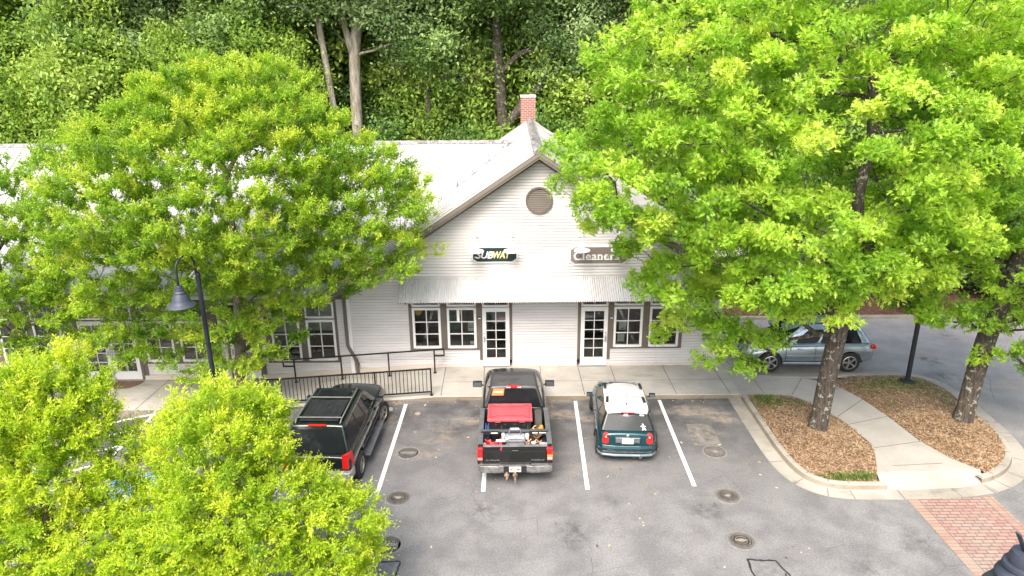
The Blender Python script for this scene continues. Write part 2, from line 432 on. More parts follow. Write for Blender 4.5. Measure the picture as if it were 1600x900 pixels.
def bed(poly, trunk, name):
    rnd = random.Random(3); pts = [Vector(p) for p in poly]; ne = len(pts)
    x0, x1 = min(p[0] for p in poly), max(p[0] for p in poly); y0, y1 = min(p[1] for p in poly), max(p[1] for p in poly)
    for i in range(int((x1 - x0) / .13)):
        for j in range(int((y1 - y0) / .13)):
            p = (x0 + (i + rnd.uniform(.2, .8)) * .13, y0 + (j + rnd.uniform(.2, .8)) * .13)
            if inside(p, poly) and edge_d(p, poly) > .05: pts.append(Vector(p))
    vs, es, fs, *_ = delaunay_2d_cdt(pts, [(i, (i + 1) % ne) for i in range(ne)], [], 1, 1e-5)
    b = MB(); b.add([(v.x, v.y, bed_z(v.x, v.y, poly, trunk)) for v in vs], [tuple(f) for f in fs if inside((sum(vs[i].x for i in f) / 3, sum(vs[i].y for i in f) / 3), poly)])
    o = b.build(name, MULCH, smooth=True); o['kind'] = 'structure'; return o
TR1, TR2 = (8.87, 18.11), (13.32, 18.48)
bed(bedL, TR1, 'mulch_bed'); bed(bedR, TR2, 'mulch_bed')
def np_mesh(name, V, Fn, material, tone=None, nv=None, parent=None, smooth=False):
    """V (N,k,3) array of N leaves of k vertices; Fn list of faces within one leaf"""
    N, k, _ = V.shape
    me = bpy.data.meshes.new(name); me.vertices.add(N * k)
    me.vertices.foreach_set('co', V.reshape(-1).astype(np.float32))
    lens = np.array([len(f) for f in Fn]); flat = np.concatenate([np.array(f) for f in Fn])
    loops = (np.arange(N)[:, None] * k + flat[None, :]).reshape(-1)
    me.loops.add(len(loops)); me.loops.foreach_set('vertex_index', loops.astype(np.int32))
    tot = np.tile(lens, N); st = np.concatenate([[0], np.cumsum(tot)[:-1]])
    me.polygons.add(len(tot)); me.polygons.foreach_set('loop_start', st.astype(np.int32)); me.polygons.foreach_set('loop_total', tot.astype(np.int32))
    if smooth: me.polygons.foreach_set('use_smooth', np.ones(len(tot), bool))
    if tone is not None:
        a = me.attributes.new('tone', 'FLOAT', 'POINT'); a.data.foreach_set('value', np.repeat(tone, k).astype(np.float32))
    me.update(calc_edges=True); me.validate()
    me.materials.append(material)
    o = bpy.data.objects.new(name, me); link(o)
    if parent is not None: o.parent = parent
    return o
# loose pine straw lying on the beds, grass tufts along their edges: nobody could count it
def scatter_straw(poly, trunk, n, name, seed, keep=lambda x, y, r: True):
    rng = np.random.default_rng(seed); out = []; x0, x1 = min(p[0] for p in poly), max(p[0] for p in poly); y0, y1 = min(p[1] for p in poly), max(p[1] for p in poly)
    while len(out) < n:
        x, y = rng.uniform(x0, x1), rng.uniform(y0, y1)
        if inside((x, y), poly) and keep(x, y, rng.random()): out.append((x, y, bed_z(x, y, poly, trunk)))
    P = np.array(out); a = rng.uniform(0, 2 * PI, n); L = rng.uniform(.05, .17, n); w = .0045
    d = np.stack([np.cos(a), np.sin(a), rng.normal(0, .16, n)], 1); s = np.stack([-np.sin(a), np.cos(a), np.zeros(n)], 1)
    P[:, 2] += rng.uniform(.004, .03, n)
    V = np.stack([P - d * L[:, None] / 2 - s * w, P - d * L[:, None] / 2 + s * w, P + d * L[:, None] / 2 + s * w, P + d * L[:, None] / 2 - s * w], 1)
    o = np_mesh(name, V, [(0, 1, 2, 3)], STRAW, rng.random(n)); o['kind'] = 'stuff'; return o
t = NT('pine_straw'); a_ = t.n('ShaderNodeAttribute', attribute_name='tone')
STRAW = t.done(t.pbsdf(t.ramp(a_.outputs['Fac'], [(0, (.055, .03, .018)), (.3, (.22, .115, .055)), (.65, (.48, .32, .18)), (1, (.70, .55, .37))]), .8))
scatter_straw(bedL, TR1, 11000, 'pine_straw', 5, lambda x, y, r: r < (1 if y < 19.6 else .35))
scatter_straw(bedR, TR2, 13000, 'pine_straw', 6, lambda x, y, r: r < (1 if y < 19.3 else .3))
t = NT('grass_blade'); a_ = t.n('ShaderNodeAttribute', attribute_name='tone')
GRASS = t.done(t.pbsdf(t.ramp(a_.outputs['Fac'], [(0, (.03, .075, .012)), (.5, (.085, .18, .02)), (.85, (.17, .26, .03)), (1, (.32, .3, .08))]), .7))
def grass(poly, trunk, spots, name, seed, hgt=.09):
    rng = np.random.default_rng(seed); out = []
    for cx, cy, rx, ry, n in spots:
        k = 0; tries = 0
        while k < n and tries < n * 20:
            tries += 1
            x, y = cx + rng.normal(0, rx), cy + rng.normal(0, ry)
            if inside((x, y), poly): out.append((x, y, bed_z(x, y, poly, trunk) - .004)); k += 1
    P = np.array(out); n = len(P); a = rng.uniform(0, 2 * PI, n); L = rng.uniform(.5, 1.3, n) * hgt
    s = np.stack([-np.sin(a), np.cos(a), np.zeros(n)], 1) * .006
    d = np.stack([np.cos(a) * rng.uniform(.2, .9, n), np.sin(a) * rng.uniform(.2, .9, n), np.ones(n)], 1) * L[:, None]
    V = np.stack([P - s, P + s, P + d * .6 + s * .6, P + d + np.array([0, 0, -.01]), P + d * .6 - s * .6], 1)
    o = np_mesh(name, V, [(0, 1, 2, 3, 4)], GRASS, rng.random(n)); o['kind'] = 'stuff'; return o
grass(bedL, TR1, [(8.05, 20.15, .22, .22, 900), (8.75, 19.9, .35, .22, 450), (8.6, 15.86, .30, .09, 900), (9.2, 15.88, .22, .09, 800), (9.45, 17.0, .12, .3, 60)], 'grass', 8)
grass(bedR, TR2, [(12.6, 21.2, .5, .3, 1500), (13.4, 21.0, .5, .4, 900), (11.6, 20.9, .25, .35, 380), (13.6, 19.9, .3, .5, 260), (11.9, 19.6, .2, .3, 160)], 'grass', 9, .07)

# painted markings: each stall line is a sheet 4 mm above the asphalt
def line(name, p, q, w=.11, m=None, lift=.004):
    b = MB(); strip(b, p, q, w, gz, lift, 14); o = b.build(name, m or WHITE_LINE); o['kind'] = 'structure'; return o
for p, q in (((-3.46, 20.4), (-3.52, 15.57)), ((-.74, 20.45), (-.79, 15.59)), ((2.03, 20.5), (1.92, 15.64)), ((4.76, 20.54), (4.72, 15.75)),
             ((-6.2, 20.4), (-6.25, 15.6)), ((-8.85, 20.5), (-8.9, 15.6)), ((-11.62, 20.5), (-11.7, 15.7)), ((-13.4, 20.5), (-13.5, 15.7)), ((-16.2, 20.5), (-16.2, 15.6))):
    line('parking_line', p, q)
for k in range(6):
    y = 15.9 + k * .95
    line('hatch_line', (-13.38, y - .25), (-11.70, y + .62), .11, None, .006)
# wheelchair bay symbol, mostly under the foliage
b = MB(); strip(b, (-10.95, 16.3), (-9.55, 16.3), 1.4, gz, .005, 4); o = b.build('bay_symbol_ground', BLUE_LINE); o['kind'] = 'structure'
b = MB()
for p, q, w in (((-10.25, 16.8), (-10.25, 16.35), .1), ((-10.25, 16.38), (-9.95, 16.38), .1), ((-9.95, 16.38), (-9.8, 15.95), .1)): strip(b, p, q, w, gz, .009)
for i in range(14):
    a, c = R(100 + i * 17), R(117 + i * 17)
    strip(b, (-10.22 + .3 * math.cos(a), 16.18 + .3 * math.sin(a)), (-10.22 + .3 * math.cos(c), 16.18 + .3 * math.sin(c)), .08, gz, .009)
b.prism([(-10.25 + .09 * math.cos(i * PI / 6), 16.9 + .09 * math.sin(i * PI / 6)) for i in range(12)], gz(-10.2) + .008, gz(-10.2) + .012)
o = b.build('bay_symbol', WHITE_LINE); o['kind'] = 'structure'
b = MB(); strip(b, (18.7, 28.6), (20.3, 28.6), 1.6, gz, .005); o = b.build('bay_symbol_ground', mat('pale_blue_paint', (.3, .52, .66), .8, var=.25)); o['kind'] = 'structure'

# brick crosswalk
t = NT('brick_paving'); c = t.coord()
br = t.n('ShaderNodeTexBrick'); t.l(t.map(c, (1, 1, 1), loc=(.03, .02, 0)), br.inputs['Vector'])
br.inputs['Scale'].default_value = 1; br.inputs['Brick Width'].default_value = .255; br.inputs['Row Height'].default_value = .118; br.inputs['Mortar Size'].default_value = .011
br.inputs['Mortar Smooth'].default_value = .2; br.inputs['Bias'].default_value = 0.0
br.inputs['Color1'].default_value = (.29, .17, .145, 1); br.inputs['Color2'].default_value = (.36, .235, .20, 1); br.inputs['Mortar'].default_value = (.11, .08, .07, 1)
wr = t.noise(c, .9, 5, .65); wr2 = t.noise(c, 2.2, 5, .7)
col = t.mix(t.math('MULTIPLY', t.maprange(wr, .42, .68), t.maprange(t.sep(c)[1], 15.0, 12.4, .45, .95)), br.outputs['Color'], t.mix(br.outputs['Fac'], (.29, .245, .20), (.12, .09, .08)))
col = t.mix(t.maprange(wr2, .55, .75, 0, .5), col, (.22, .17, .15))
col = t.mix(1.0, col, t.maprange(t.noise(c, 60, 3, .8), .2, .8, .75, 1.25), 'MULTIPLY')
BRICKP = t.done(t.pbsdf(col, .85, 0, t.bump(t.math('SUBTRACT', 1.0, br.outputs['Fac']), .5, .008)))
t2 = NT('brick_border'); c = t2.coord()
br = t2.n('ShaderNodeTexBrick', offset=0.0); t2.l(t2.map(c, (1, 1, 1), loc=(-.05, .02, 0)), br.inputs['Vector'])
br.inputs['Scale'].default_value = 1; br.inputs['Brick Width'].default_value = .6; br.inputs['Row Height'].default_value = .118; br.inputs['Mortar Size'].default_value = .006
br.inputs['Color1'].default_value = (.30, .175, .145, 1); br.inputs['Color2'].default_value = (.35, .25, .195, 1); br.inputs['Mortar'].default_value = (.11, .08, .07, 1)
col = t2.mix(t2.maprange(t2.noise(c, 1.3, 5, .65), .45, .7, 0, .8), br.outputs['Color'], (.28, .235, .19))
col = t2.mix(1.0, col, t2.maprange(t2.noise(c, 60, 3, .8), .2, .8, .75, 1.25), 'MULTIPLY')
BRICKB = t2.done(t2.pbsdf(col, .85))
cw = MB(); cw.quad((10.22, 4, .008), (11.86, 4, .008), (11.86, 15.17, .008), (10.22, 15.115, .008)); o = cw.build('brick_crossing', BRICKP); o['kind'] = 'structure'
cb = MB(); cb.quad((9.93, 4, .008), (10.205, 4, .008), (10.205, 15.113, .008), (9.93, 15.105, .008)); cb.quad((11.875, 4, .008), (12.14, 4, .008), (12.14, 15.25, .008), (11.875, 15.175, .008))
o = cb.build('brick_crossing_border', BRICKB); o['kind'] = 'structure'
cj = MB(); cj.quad((10.2, 4, .007), (10.225, 4, .007), (10.225, 15.11, .007), (10.2, 15.11, .007)); cj.quad((11.855, 4, .007), (11.88, 4, .007), (11.88, 15.17, .007), (11.855, 15.17, .007))
o = cj.build('brick_crossing_joint', JOINT); o['kind'] = 'structure'
# asphalt patches with tar edges
def rect_line(b, pts, w, lift, rnd):
    for p, q in zip(pts, pts[1:]):
        n = 7; P, Q = Vector(p), Vector(q); prev = P
        for i in range(1, n + 1):
            e = P.lerp(Q, i / n) + Vector((rnd.uniform(-.018, .018), rnd.uniform(-.018, .018))) * (0 if i == n else 1)
            strip(b, prev, e, w * rnd.uniform(.7, 1.35), gz, lift); lift += .00012; prev = e
TAR = mat('tar', (.028, .028, .03), .55, var=.3, vs=8)
PATCH = mat('pale_patch', (.17, .168, .168), .9, var=.3, vs=6, bump=.4, bs=70)
rnd = random.Random(4)
b = MB(); rect_line(b, [(5.18, 12.05), (5.2, 12.95), (5.82, 12.9), (6.0, 12.3), (6.4, 12.2)], .045, .005, rnd); rect_line(b, [(5.2, 12.3), (5.9, 12.36)], .03, .0065, rnd); rect_line(b, [(5.9, 12.5), (5.82, 12.1), (6.3, 11.9)], .04, .0072, rnd)
o = b.build('tar_seal', TAR); o['kind'] = 'structure'
b = MB(); rect_line(b, [(-3.0, 12.95), (-2.55, 12.97), (-2.58, 12.3), (-2.7, 11.9)], .04, .005, rnd); o = b.build('tar_seal', TAR); o['kind'] = 'structure'
b = MB(); b.quad((5.22, 17.75, .005), (6.02, 17.72, .005), (6.0, 18.95, .005), (5.25, 18.98, .005)); o = b.build('asphalt_patch', mat('sanded_patch', (.165, .152, .138), .92, var=.5, vs=5, bump=.4, bs=60)); o['kind'] = 'structure'
b = MB(); b.quad((5.24, 12.32, .004), (5.85, 12.34, .004), (5.8, 12.88, .004), (5.23, 12.92, .004)); b.quad((-3.4, 12.2, .004), (-2.6, 12.3, .004), (-2.58, 12.93, .004), (-3.4, 12.9, .004)); o = b.build('asphalt_patch', PATCH); o['kind'] = 'structure'
# dead leaves, twigs and grit blown over the lot
def litter(n, name, seed):
    rng = np.random.default_rng(seed)
    X = rng.uniform(-4, 15, n); Y = rng.uniform(11.5, 20.55, n); k = rng.random(n) < .45
    Y[k] = YK - np.abs(rng.normal(0, .25, k.sum())) - .02
    ok = ~((X > 6.9) & (X < 14.8) & (Y > 15.0)); X, Y = X[ok], Y[ok]; n = len(X)
    Z = np.array([gz(x) for x in X]) + .006; a = rng.uniform(0, 2 * PI, n); L = rng.uniform(.015, .055, n) * rng.choice([.5, 1, 1.3], n)
    d = np.stack([np.cos(a), np.sin(a), rng.uniform(0, .3, n)], 1) * L[:, None]; s = np.stack([-np.sin(a), np.cos(a), rng.uniform(0, .3, n)], 1) * L[:, None] * .45
    P = np.stack([X, Y, Z], 1)
    V = np.stack([P - d, P + s, P + d, P - s], 1)
    o = np_mesh(name, V, [(0, 1, 2, 3)], STRAW, rng.random(n)); o['kind'] = 'stuff'
litter(420, 'leaf_litter', 21)

# bank of bark mulch across the side drive, with its kerb
b = MB(); b.box(8.6, 26, 27.6, 27.78, -.1, .14); o = b.build('kerb', CURB, bevel=.02); o['kind'] = 'structure'
BARK_MULCH = mat('red_bark_mulch', (.105, .052, .036), .95, var=.6, vs=6, bump=1.0, bs=26)
sheet('mulch_bank', frange(8.6, 26, 40), frange(27.78, 34.5, 20), lambda x, y: .10 + (y - 27.78) * .11 + .1 * math.sin(x * 1.9) * math.sin(y * 2.3), BARK_MULCH)

sheet('loading_pad', frange(10, 19, 12), frange(34.2, 37.5, 8), lambda x, y: land_z(x, y) + 1.0, CONC)
# ---------------------------------------------------------------- manholes and small covers
IRON = mat('cast_iron', (.215, .198, .182), .65, .0, var=.35, vs=9, bump=.5, bs=90, rvar=.12)
RINGM = mat('worn_iron_ring', (.19, .18, .17), .65, .0, var=.25, vs=12)
SANDF = mat('sand_in_cover', (.29, .25, .20), .95, var=.3)
def manhole(x, y, r, style, label):
    e = empty('manhole_cover', (x, y, gz(x)), label=label, cat='manhole cover', group='iron covers set in the asphalt')
    b = MB(); b.lathe([(r - .05, .004), (r - .05, .012), (r, .012), (r + .012, .004)], n=40, cap=False); b.build('ring', RINGM, e)
    b = MB(); b.lathe([(0.001, .008), (r - .06, .008)], n=36); b.build('lid', IRON, e)
    b = MB(); rr = r - .07
    if style == 'bars':
        k = -rr + .03
        while k < rr - .02:
            h = math.sqrt(rr * rr - k * k); b.box(k - .012, k + .012, -h, h, .008, .016); k += .045
        b.box(-.2, .2, -.05, .05, .0165, .019)
    elif style == 'grid':
        k = -rr + .03
        while k < rr - .02:
            h = math.sqrt(rr * rr - k * k)
            b.box(k - .01, k + .01, -h, h, .008, .015); b.box(-h, h, k - .01, k + .01, .0075, .0145); k += .06
    else:
        for q in (.25, .5, .75, .95): b.lathe([(rr * q - .012, .008), (rr * q - .012, .015), (rr * q + .012, .015), (rr * q + .012, .008)], n=32, cap=False)
    b.build('tread', IRON if style != 'bars' else RINGM, e)
    b = MB(); rnd = random.Random(int(x * 100)); m = 11
    b.prism([(rnd.uniform(.06, .13) * math.cos(i * 2 * PI / m) + rnd.uniform(-.02, .02), rnd.uniform(.03, .06) * math.sin(i * 2 * PI / m)) for i in range(m)], .0168, .0185); b.build('sand', SANDF, e)
manhole(-2.98, 17.46, .33, 'bars', 'iron manhole cover just right of the white line beside the black SUV')
manhole(-2.95, 15.35, .34, 'rings', 'iron manhole cover in front of the first white line end')
manhole(-2.9, 13.53, .34, 'bars', 'barred iron manhole cover against the yellow-green foliage, nearest the camera')
manhole(5.70, 17.40, .34, 'grid', 'gridded iron manhole cover touching the pale asphalt patch')
manhole(5.46, 15.32, .34, 'plain', 'iron manhole cover midway between the gridded cover and the ringed cover')
manhole(5.27, 13.59, .34, 'rings', 'iron manhole cover with raised rings beside the tar-edged patch')
def cap(x, y, r, m, label):
    e = MB(); e.lathe([(r, .002), (r, .012), (r * .8, .014), (r * .78, .008), (0.001, .008)], n=20)
    e.build('valve_cap', m, loc=(x, y, gz(x)), label=label, cat='valve cap')
cap(-3.0, 19.75, .09, mat('tan_cap', (.3, .26, .19), .9), 'small tan valve cap in the asphalt near the kerb')
cap(-2.93, 18.62, .07, RINGM, 'tiny iron valve cap between the tan cap and the manhole')
b = MB(); b.prism([(-.9, -.07), (.9, -.07), (.9, .07), (-.9, .07)], 0, .08); b.prism([(-.88, -.045), (.88, -.045), (.88, .045), (-.88, .045)], .08, .11)
b.build('wheel_stop', mat('wheel_stop_concrete', (.55, .52, .47), .9, var=.2, vs=6), bevel=.012, loc=(-4.72, 20.0, gz(-4.7)), label='pale concrete wheel stop in front of the black SUV', cat='wheel stop')
# ================================================================ SHOP BUILDING
t = NT('white_siding'); c = t.coord(); x, y, z = t.sep(c)
n1 = t.noise(t.map(c, (.35, 1, 2.2)), 1.6, 6, .65); n2 = t.noise(t.map(c, (6, 1, .5)), 2.0, 4, .6)
col = t.mix(t.maprange(n1, .3, .7), (.575, .558, .563), (.65, .636, .638))
col = t.mix(t.math('MULTIPLY', t.maprange(n2, .55, .78), t.maprange(z, 1.0, .1, .06, .85)), col, (.48, .42, .35))
SIDING = t.done(t.pbsdf(col, .55, 0, t.bump(t.noise(t.map(c, (2, 1, 30)), 3, 3), .12, .004)))
LAP_SHADE_DIRT = mat('lap_shade_and_grime', (.20, .192, .192), .9, var=.3, vs=3)  # groove colour: lap shadow painted in, together with dirt
WTRIM = mat('white_trim_paint', (.74, .74, .74), .4, var=.04)
TAUPE = mat('taupe_trim_paint', (.125, .105, .09), .55, var=.12, vs=2)
TAUPE_L = mat('light_taupe_trim_paint', (.19, .165, .142), .55, var=.1, vs=2)
FOUND = m_concrete('foundation_plaster', (.55, .48, .41), (.62, .56, .5), (.42, .34, .27), .5)
t = NT('white_standing_seam'); c = t.coord(); x, y, z = t.sep(c)
n1 = t.noise(t.map(c, (2.5, .35, .35)), 1.1, 6, .7); n2 = t.noise(c, .5, 4, .6)
col = t.mix(t.maprange(n1, .45, .75, 0, .55), (.52, .515, .51), (.41, .40, .39)); col = t.mix(t.maprange(n2, .5, .75, 0, .3), col, (.62, .60, .58))
ROOFM = t.done(t.pbsdf(col, .42, .0, None, Specular_IOR_Level=.4))
t = NT('weathered_gable_roof'); c = t.coord(); x, y, z = t.sep(c)
n1 = t.noise(t.map(c, (.35, 3.2, .35)), 1.3, 6, .72); up = t.maprange(z, 5.6, 7.9)
col = t.mix(t.math('MULTIPLY', t.maprange(n1, .40, .68), t.math('MULTIPLY_ADD', up, .6, .25)), (.60, .59, .585), (.30, .29, .28))
ROOFG = t.done(t.pbsdf(col, .45, 0, None, Specular_IOR_Level=.4))
t = NT('ridge_cap_stain'); c = t.coord(); n1 = t.noise(t.map(c, (4, 1.0, 4)), 1.4, 6, .75)
RIDGE = t.done(t.pbsdf(t.ramp(n1, [(.38, (.085, .075, .07)), (.56, (.30, .29, .28)), (.72, (.58, .57, .56))]), .5))
SEAM = mat('seam_grey', (.34, .335, .33), .6, var=.25, vs=1.5)
SOOT = mat('seam_end_stain', (.16, .15, .145), .8, var=.4, vs=9)
GLASS = glass_mat('window_glass', (.78, .81, .80), .0)
HALL = (.9, 7.85, .667)      # ridge x, ridge z, slope
XL, XR = -5.62, 7.30
bld = empty('shop_building', (0.9, YF, 0), label='white clapboard shop building with gabled metal roof behind the parked cars', cat='shop building')
KW = dict(parent=bld, world=True)

def clap(b, back, xl, xr, z0, z1, openings, Y, pitch=.103, gap=.017):
    """lap siding boards on a wall facing -y; xl, xr are functions of z"""
    nrow = int(math.ceil((z1 - z0) / pitch))
    for i in range(nrow):
        a, e = z0 + i * pitch, min(z0 + (i + 1) * pitch, z1)
        cuts = sorted({a, e} | {q for o in openings for q in (o[2], o[3]) if a < q < e})
        for za, zb in zip(cuts, cuts[1:]):
            L0, L1, R0, R1 = xl(za), xl(zb), xr(za), xr(zb)
            if R0 - L0 < .02: continue
            segs = [(L0, L1, R0, R1)]
            for o in openings:
                if o[2] < zb - 1e-6 and o[3] > za + 1e-6:
                    ns = []
                    for l0, l1, r0, r1 in segs:
                        if o[0] >= max(r0, r1) or o[1] <= min(l0, l1): ns.append((l0, l1, r0, r1)); continue
                        if o[0] > l0 + .005: ns.append((l0, l1, o[0], o[0]))
                        if o[1] < r0 - .005: ns.append((o[1], o[1], r0, r1))
                    segs = ns
            ztop = min(zb, a + pitch - gap)
            f = lambda zz: Y - .016 + .013 * (zz - a) / pitch
            for l0, l1, r0, r1 in segs:
                if ztop > za: b.quad((l0, f(za), za), (r0, f(za), za), (r1, f(ztop), ztop), (l1, f(ztop), ztop))
                if za == a: b.quad((l0, Y + .02, za), (r0, Y + .02, za), (r0, f(za), za), (l0, f(za), za))
                if ztop < zb: b.quad((l1, f(ztop), ztop), (r1, f(ztop), ztop), (r1, Y + .022, ztop), (l1, Y + .022, ztop))
                back.quad((l0, Y + .021, za), (r0, Y + .021, za), (r1, Y + .021, zb), (l1, Y + .021, zb))
OPEN_A = [(-3.60, -1.06, .80, 3.0), (-1.06, -.005, .15, 3.0)]
OPEN_B = [(2.285, 3.34, .15, 3.0), (3.34, 5.95, .82, 3.0)]
roofz = lambda x: HALL[1] - HALL[2] * abs(x - HALL[0]) - .16
b, bk = MB(), MB()
gl = lambda z: max(XL, HALL[0] - (HALL[1] - .16 - z) / HALL[2]); gr = lambda z: min(XR, HALL[0] + (HALL[1] - .16 - z) / HALL[2])
clap(b, bk, gl, gr, .14, 7.66, OPEN_A + OPEN_B, YF)
b.build('wall', SIDING, **KW); bk.build('sheathing', LAP_SHADE_DIRT, **KW)
OPEN_W = [(-8.66, -6.13, .37, 2.72), (-10.05, -8.88, -.28, 2.72), (-13.12, -10.30, .37, 2.72), (-15.35, -13.12, -.28, 2.72), (-18.2, -15.55, .37, 2.72), (-22.2, -19.4, .37, 2.72)]
b, bk = MB(), MB()
clap(b, bk, lambda z: -26.0, lambda z: XL, -.27, 3.0, OPEN_W, YF + .012)
b.build('wing_wall', SIDING, **KW); bk.build('wing_sheathing', LAP_SHADE_DIRT, **KW)
# plain side and back walls
b = MB()
b.quad((XR, YF, -.1), (XR, 33.2, -.1), (XR, 33.2, 3.5), (XR, YF, 3.5)); b.quad((-26, YF, -.5), (-26, 35, -.5), (-26, 35, 3.0), (-26, 28.9, 7.2), (-26, YF, 3.0))
b.quad((XL, 33.2, 3.0), (XR, 33.2, 3.0), (XR, 33.2, 3.4), (HALL[0], 33.2, 7.6), (XL, 33.2, 3.4)); b.quad((-26, 35, -.5), (XL, 35, -.5), (XL, 35, 3.2), (-26, 35, 3.2)); b.quad((XL, 33.2, -.5), (XR, 33.2, -.5), (XR, 33.2, 3.2), (XL, 33.2, 3.2))
b.build('side_wall', SIDING, **KW)
# foundation strip following the pavement
b = MB(); fx = [-26, -8.6] + frange(-8.3, -2.4, 12) + [XR]
skip = [(-10.02, -8.9), (-15.33, -13.14), (-1.06, -.005), (2.285, 3.34)]
fxs = sorted(set(fx + [q for s_ in skip for q in s_]))
for a, e in zip(fxs, fxs[1:]):
    if any(s_[0] - 1e-6 <= a and e <= s_[1] + 1e-6 for s_ in skip): continue
    za, ze = swz(a), swz(e); ha = .16 if a < -2.4 else .055; he = .16 if e < -2.4 else .055
    b.add([(a, YF - .03, za - .1), (e, YF - .03, ze - .1), (e, YF - .03, ze + he), (a, YF - .03, za + ha), (a, YF + .02, za + ha), (e, YF + .02, ze + he)], [(0, 1, 2, 3), (3, 2, 5, 4)])
b.build('foundation', FOUND, **KW)

# ---- roofs
def slab(b, p, th=.06):
    """polygon p (list of 3d points) thickened downwards"""
    n = len(p); q = [(x, y, z - th) for x, y, z in p]
    b.add(list(p) + q, [tuple(range(n)), tuple(range(2 * n - 1, n - 1, -1))] + [(i, n + i, n + (i + 1) % n, (i + 1) % n) for i in range(n)])
gx, gzr, gs = HALL
EV = 6.95; y0, y1 = 22.42, 33.35
b = MB(); SEAMS = []
for s_ in (-1, 1):
    sg = MB(); SEAMS.append(sg)
    e = (gx + s_ * EV, gzr - gs * EV)
    pts = [(gx, y0, gzr), (gx, y1, gzr), (e[0], y1, e[1]), (e[0], y0, e[1])]
    slab(b, pts if s_ > 0 else pts[::-1])
    yy = y0 + .02
    while yy < y1:
        sg.beam((gx + s_ * .12, yy, gzr - gs * .12 + .018), (e[0], yy, e[1] + .018), .022, .036); yy += .46
roof = b.build('roof', ROOFG, **KW)
for sg in SEAMS: join_in(roof, sg, SEAM)
b = MB(); b.add([(gx - .17, y0 - .03, gzr - .085), (gx, y0 - .03, gzr + .035), (gx + .17, y0 - .03, gzr - .085), (gx - .17, y1, gzr - .085), (gx, y1, gzr + .035), (gx + .17, y1, gzr - .085), (gx - .19, y0 - .03, gzr - .12), (gx + .19, y0 - .03, gzr - .12), (gx - .19, y1, gzr - .12), (gx + .19, y1, gzr - .12)],
                [(0, 1, 4, 3), (1, 2, 5, 4), (0, 6, 7, 2, 1), (6, 0, 3, 8), (2, 7, 9, 5)])
rc = b.build('ridge_cap', RIDGE, parent=roof)
WE = (22.5, 3.08); WR = (28.9, 7.35); ws = (WR[1] - WE[1]) / (WR[0] - WE[0])
xv = lambda y: -6.02 + (y - WE[0]) * (.15 + 6.02) / (WR[0] - WE[0])
b = MB()
slab(b, [(-26.5, *WE), (xv(WE[0]), *WE), (xv(WR[0]), *WR), (-26.5, *WR)])
slab(b, [(-26.5, *WR), (xv(WR[0]), *WR), (-5.6, 35.3, 3.08), (-26.5, 35.3, 3.08)])
x = -26.3; STAINS = []; sb = MB(); rnd = random.Random(2)
while x < .1:
    ys = WE[0] if x < xv(WE[0]) else WE[0] + (x + 6.02) * (WR[0] - WE[0]) / 6.17 + .12
    if ys < WR[0] - .2:
        sb.beam((x, ys, WE[1] + (ys - WE[0]) * ws + .018), (x, WR[0] - .1, WR[1] - .1 * ws + .018), .024, .036)
        if x > xv(WE[0]):
            st = MB()
            for k in range(3):
                w_, l_ = rnd.uniform(.03, .07), rnd.uniform(.15, .45); px = x + rnd.uniform(-.06, .06) + .03
                ya = ys + rnd.uniform(-.12, .1)
                st.quad((px - w_, ya, WE[1] + (ya - WE[0]) * ws + .006 + k * .001), (px + w_ * .6, ya, WE[1] + (ya - WE[0]) * ws + .006 + k * .001), (px + w_ * .2, ya + l_, WE[1] + (ya + l_ - WE[0]) * ws + .006 + k * .001))
            STAINS.append(st)
    x += .605
wroof = b.build('wing_roof', ROOFM, **KW)
join_in(wroof, sb, SEAM)
for st in STAINS: st.build('seam_stain', SOOT, parent=wroof)
b = MB(); b.add([(-26.5, WR[0] - .16, WR[1] - .07), (-26.5, WR[0], WR[1] + .05), (-26.5, WR[0] + .16, WR[1] - .07), (xv(WR[0]) + .1, WR[0] - .16, WR[1] - .07), (xv(WR[0]) + .1, WR[0], WR[1] + .05), (xv(WR[0]) + .1, WR[0] + .16, WR[1] - .07)], [(0, 3, 4, 1), (1, 4, 5, 2)])
o = b.build('ridge_cap', RIDGE, parent=wroof)
b = MB(); sl = math.hypot(1, ws)      # valley flashing
b.quad((xv(22.5) - .10, 22.5, 3.095), (xv(22.5) + .06, 22.5, 3.115), (xv(28.9) + .06, 28.9, 7.385), (xv(28.9) - .10, 28.9, 7.365))
b.build('valley_flashing', RIDGE, **KW)
# ---- trim under the roof edges
b, b2, b3 = MB(), MB(), MB()
for s_ in (-1, 1):
    e = (gx + s_ * (EV + .02), gzr - gs * (EV + .02))
    def rake(bb, ya, yb, t0, t1):
        p = [(gx, ya, gzr - t0), (e[0], ya, e[1] - t0), (e[0], ya, e[1] - t1), (gx, ya, gzr - t1)]
        q = [(x_, yb, z_) for x_, _, z_ in p]
        bb.add(p + q, [(0, 1, 2, 3), (7, 6, 5, 4), (0, 4, 5, 1), (1, 5, 6, 2), (2, 6, 7, 3), (3, 7, 4, 0)])
    rake(b, 22.395, 22.45, .075, .215); rake(b2, 22.425, 22.90, .217, .30); rake(b3, 22.86, 22.915, .302, .43)
b.build('rake_fascia', TAUPE_L, **KW); b2.build('rake_soffit', TAUPE_L, **KW); b3.build('rake_frieze', TAUPE, **KW)
b = MB(); b.box(-26.5, -6.05, 22.47, 22.53, 2.86, 3.03); b.box(-26.5, -5.9, 22.53, YF + .02, 2.96, 3.0); b.box(-26, XL - .02, YF - .045, YF + .012, 2.74, 2.955)
b.build('eave_trim', TAUPE, **KW)
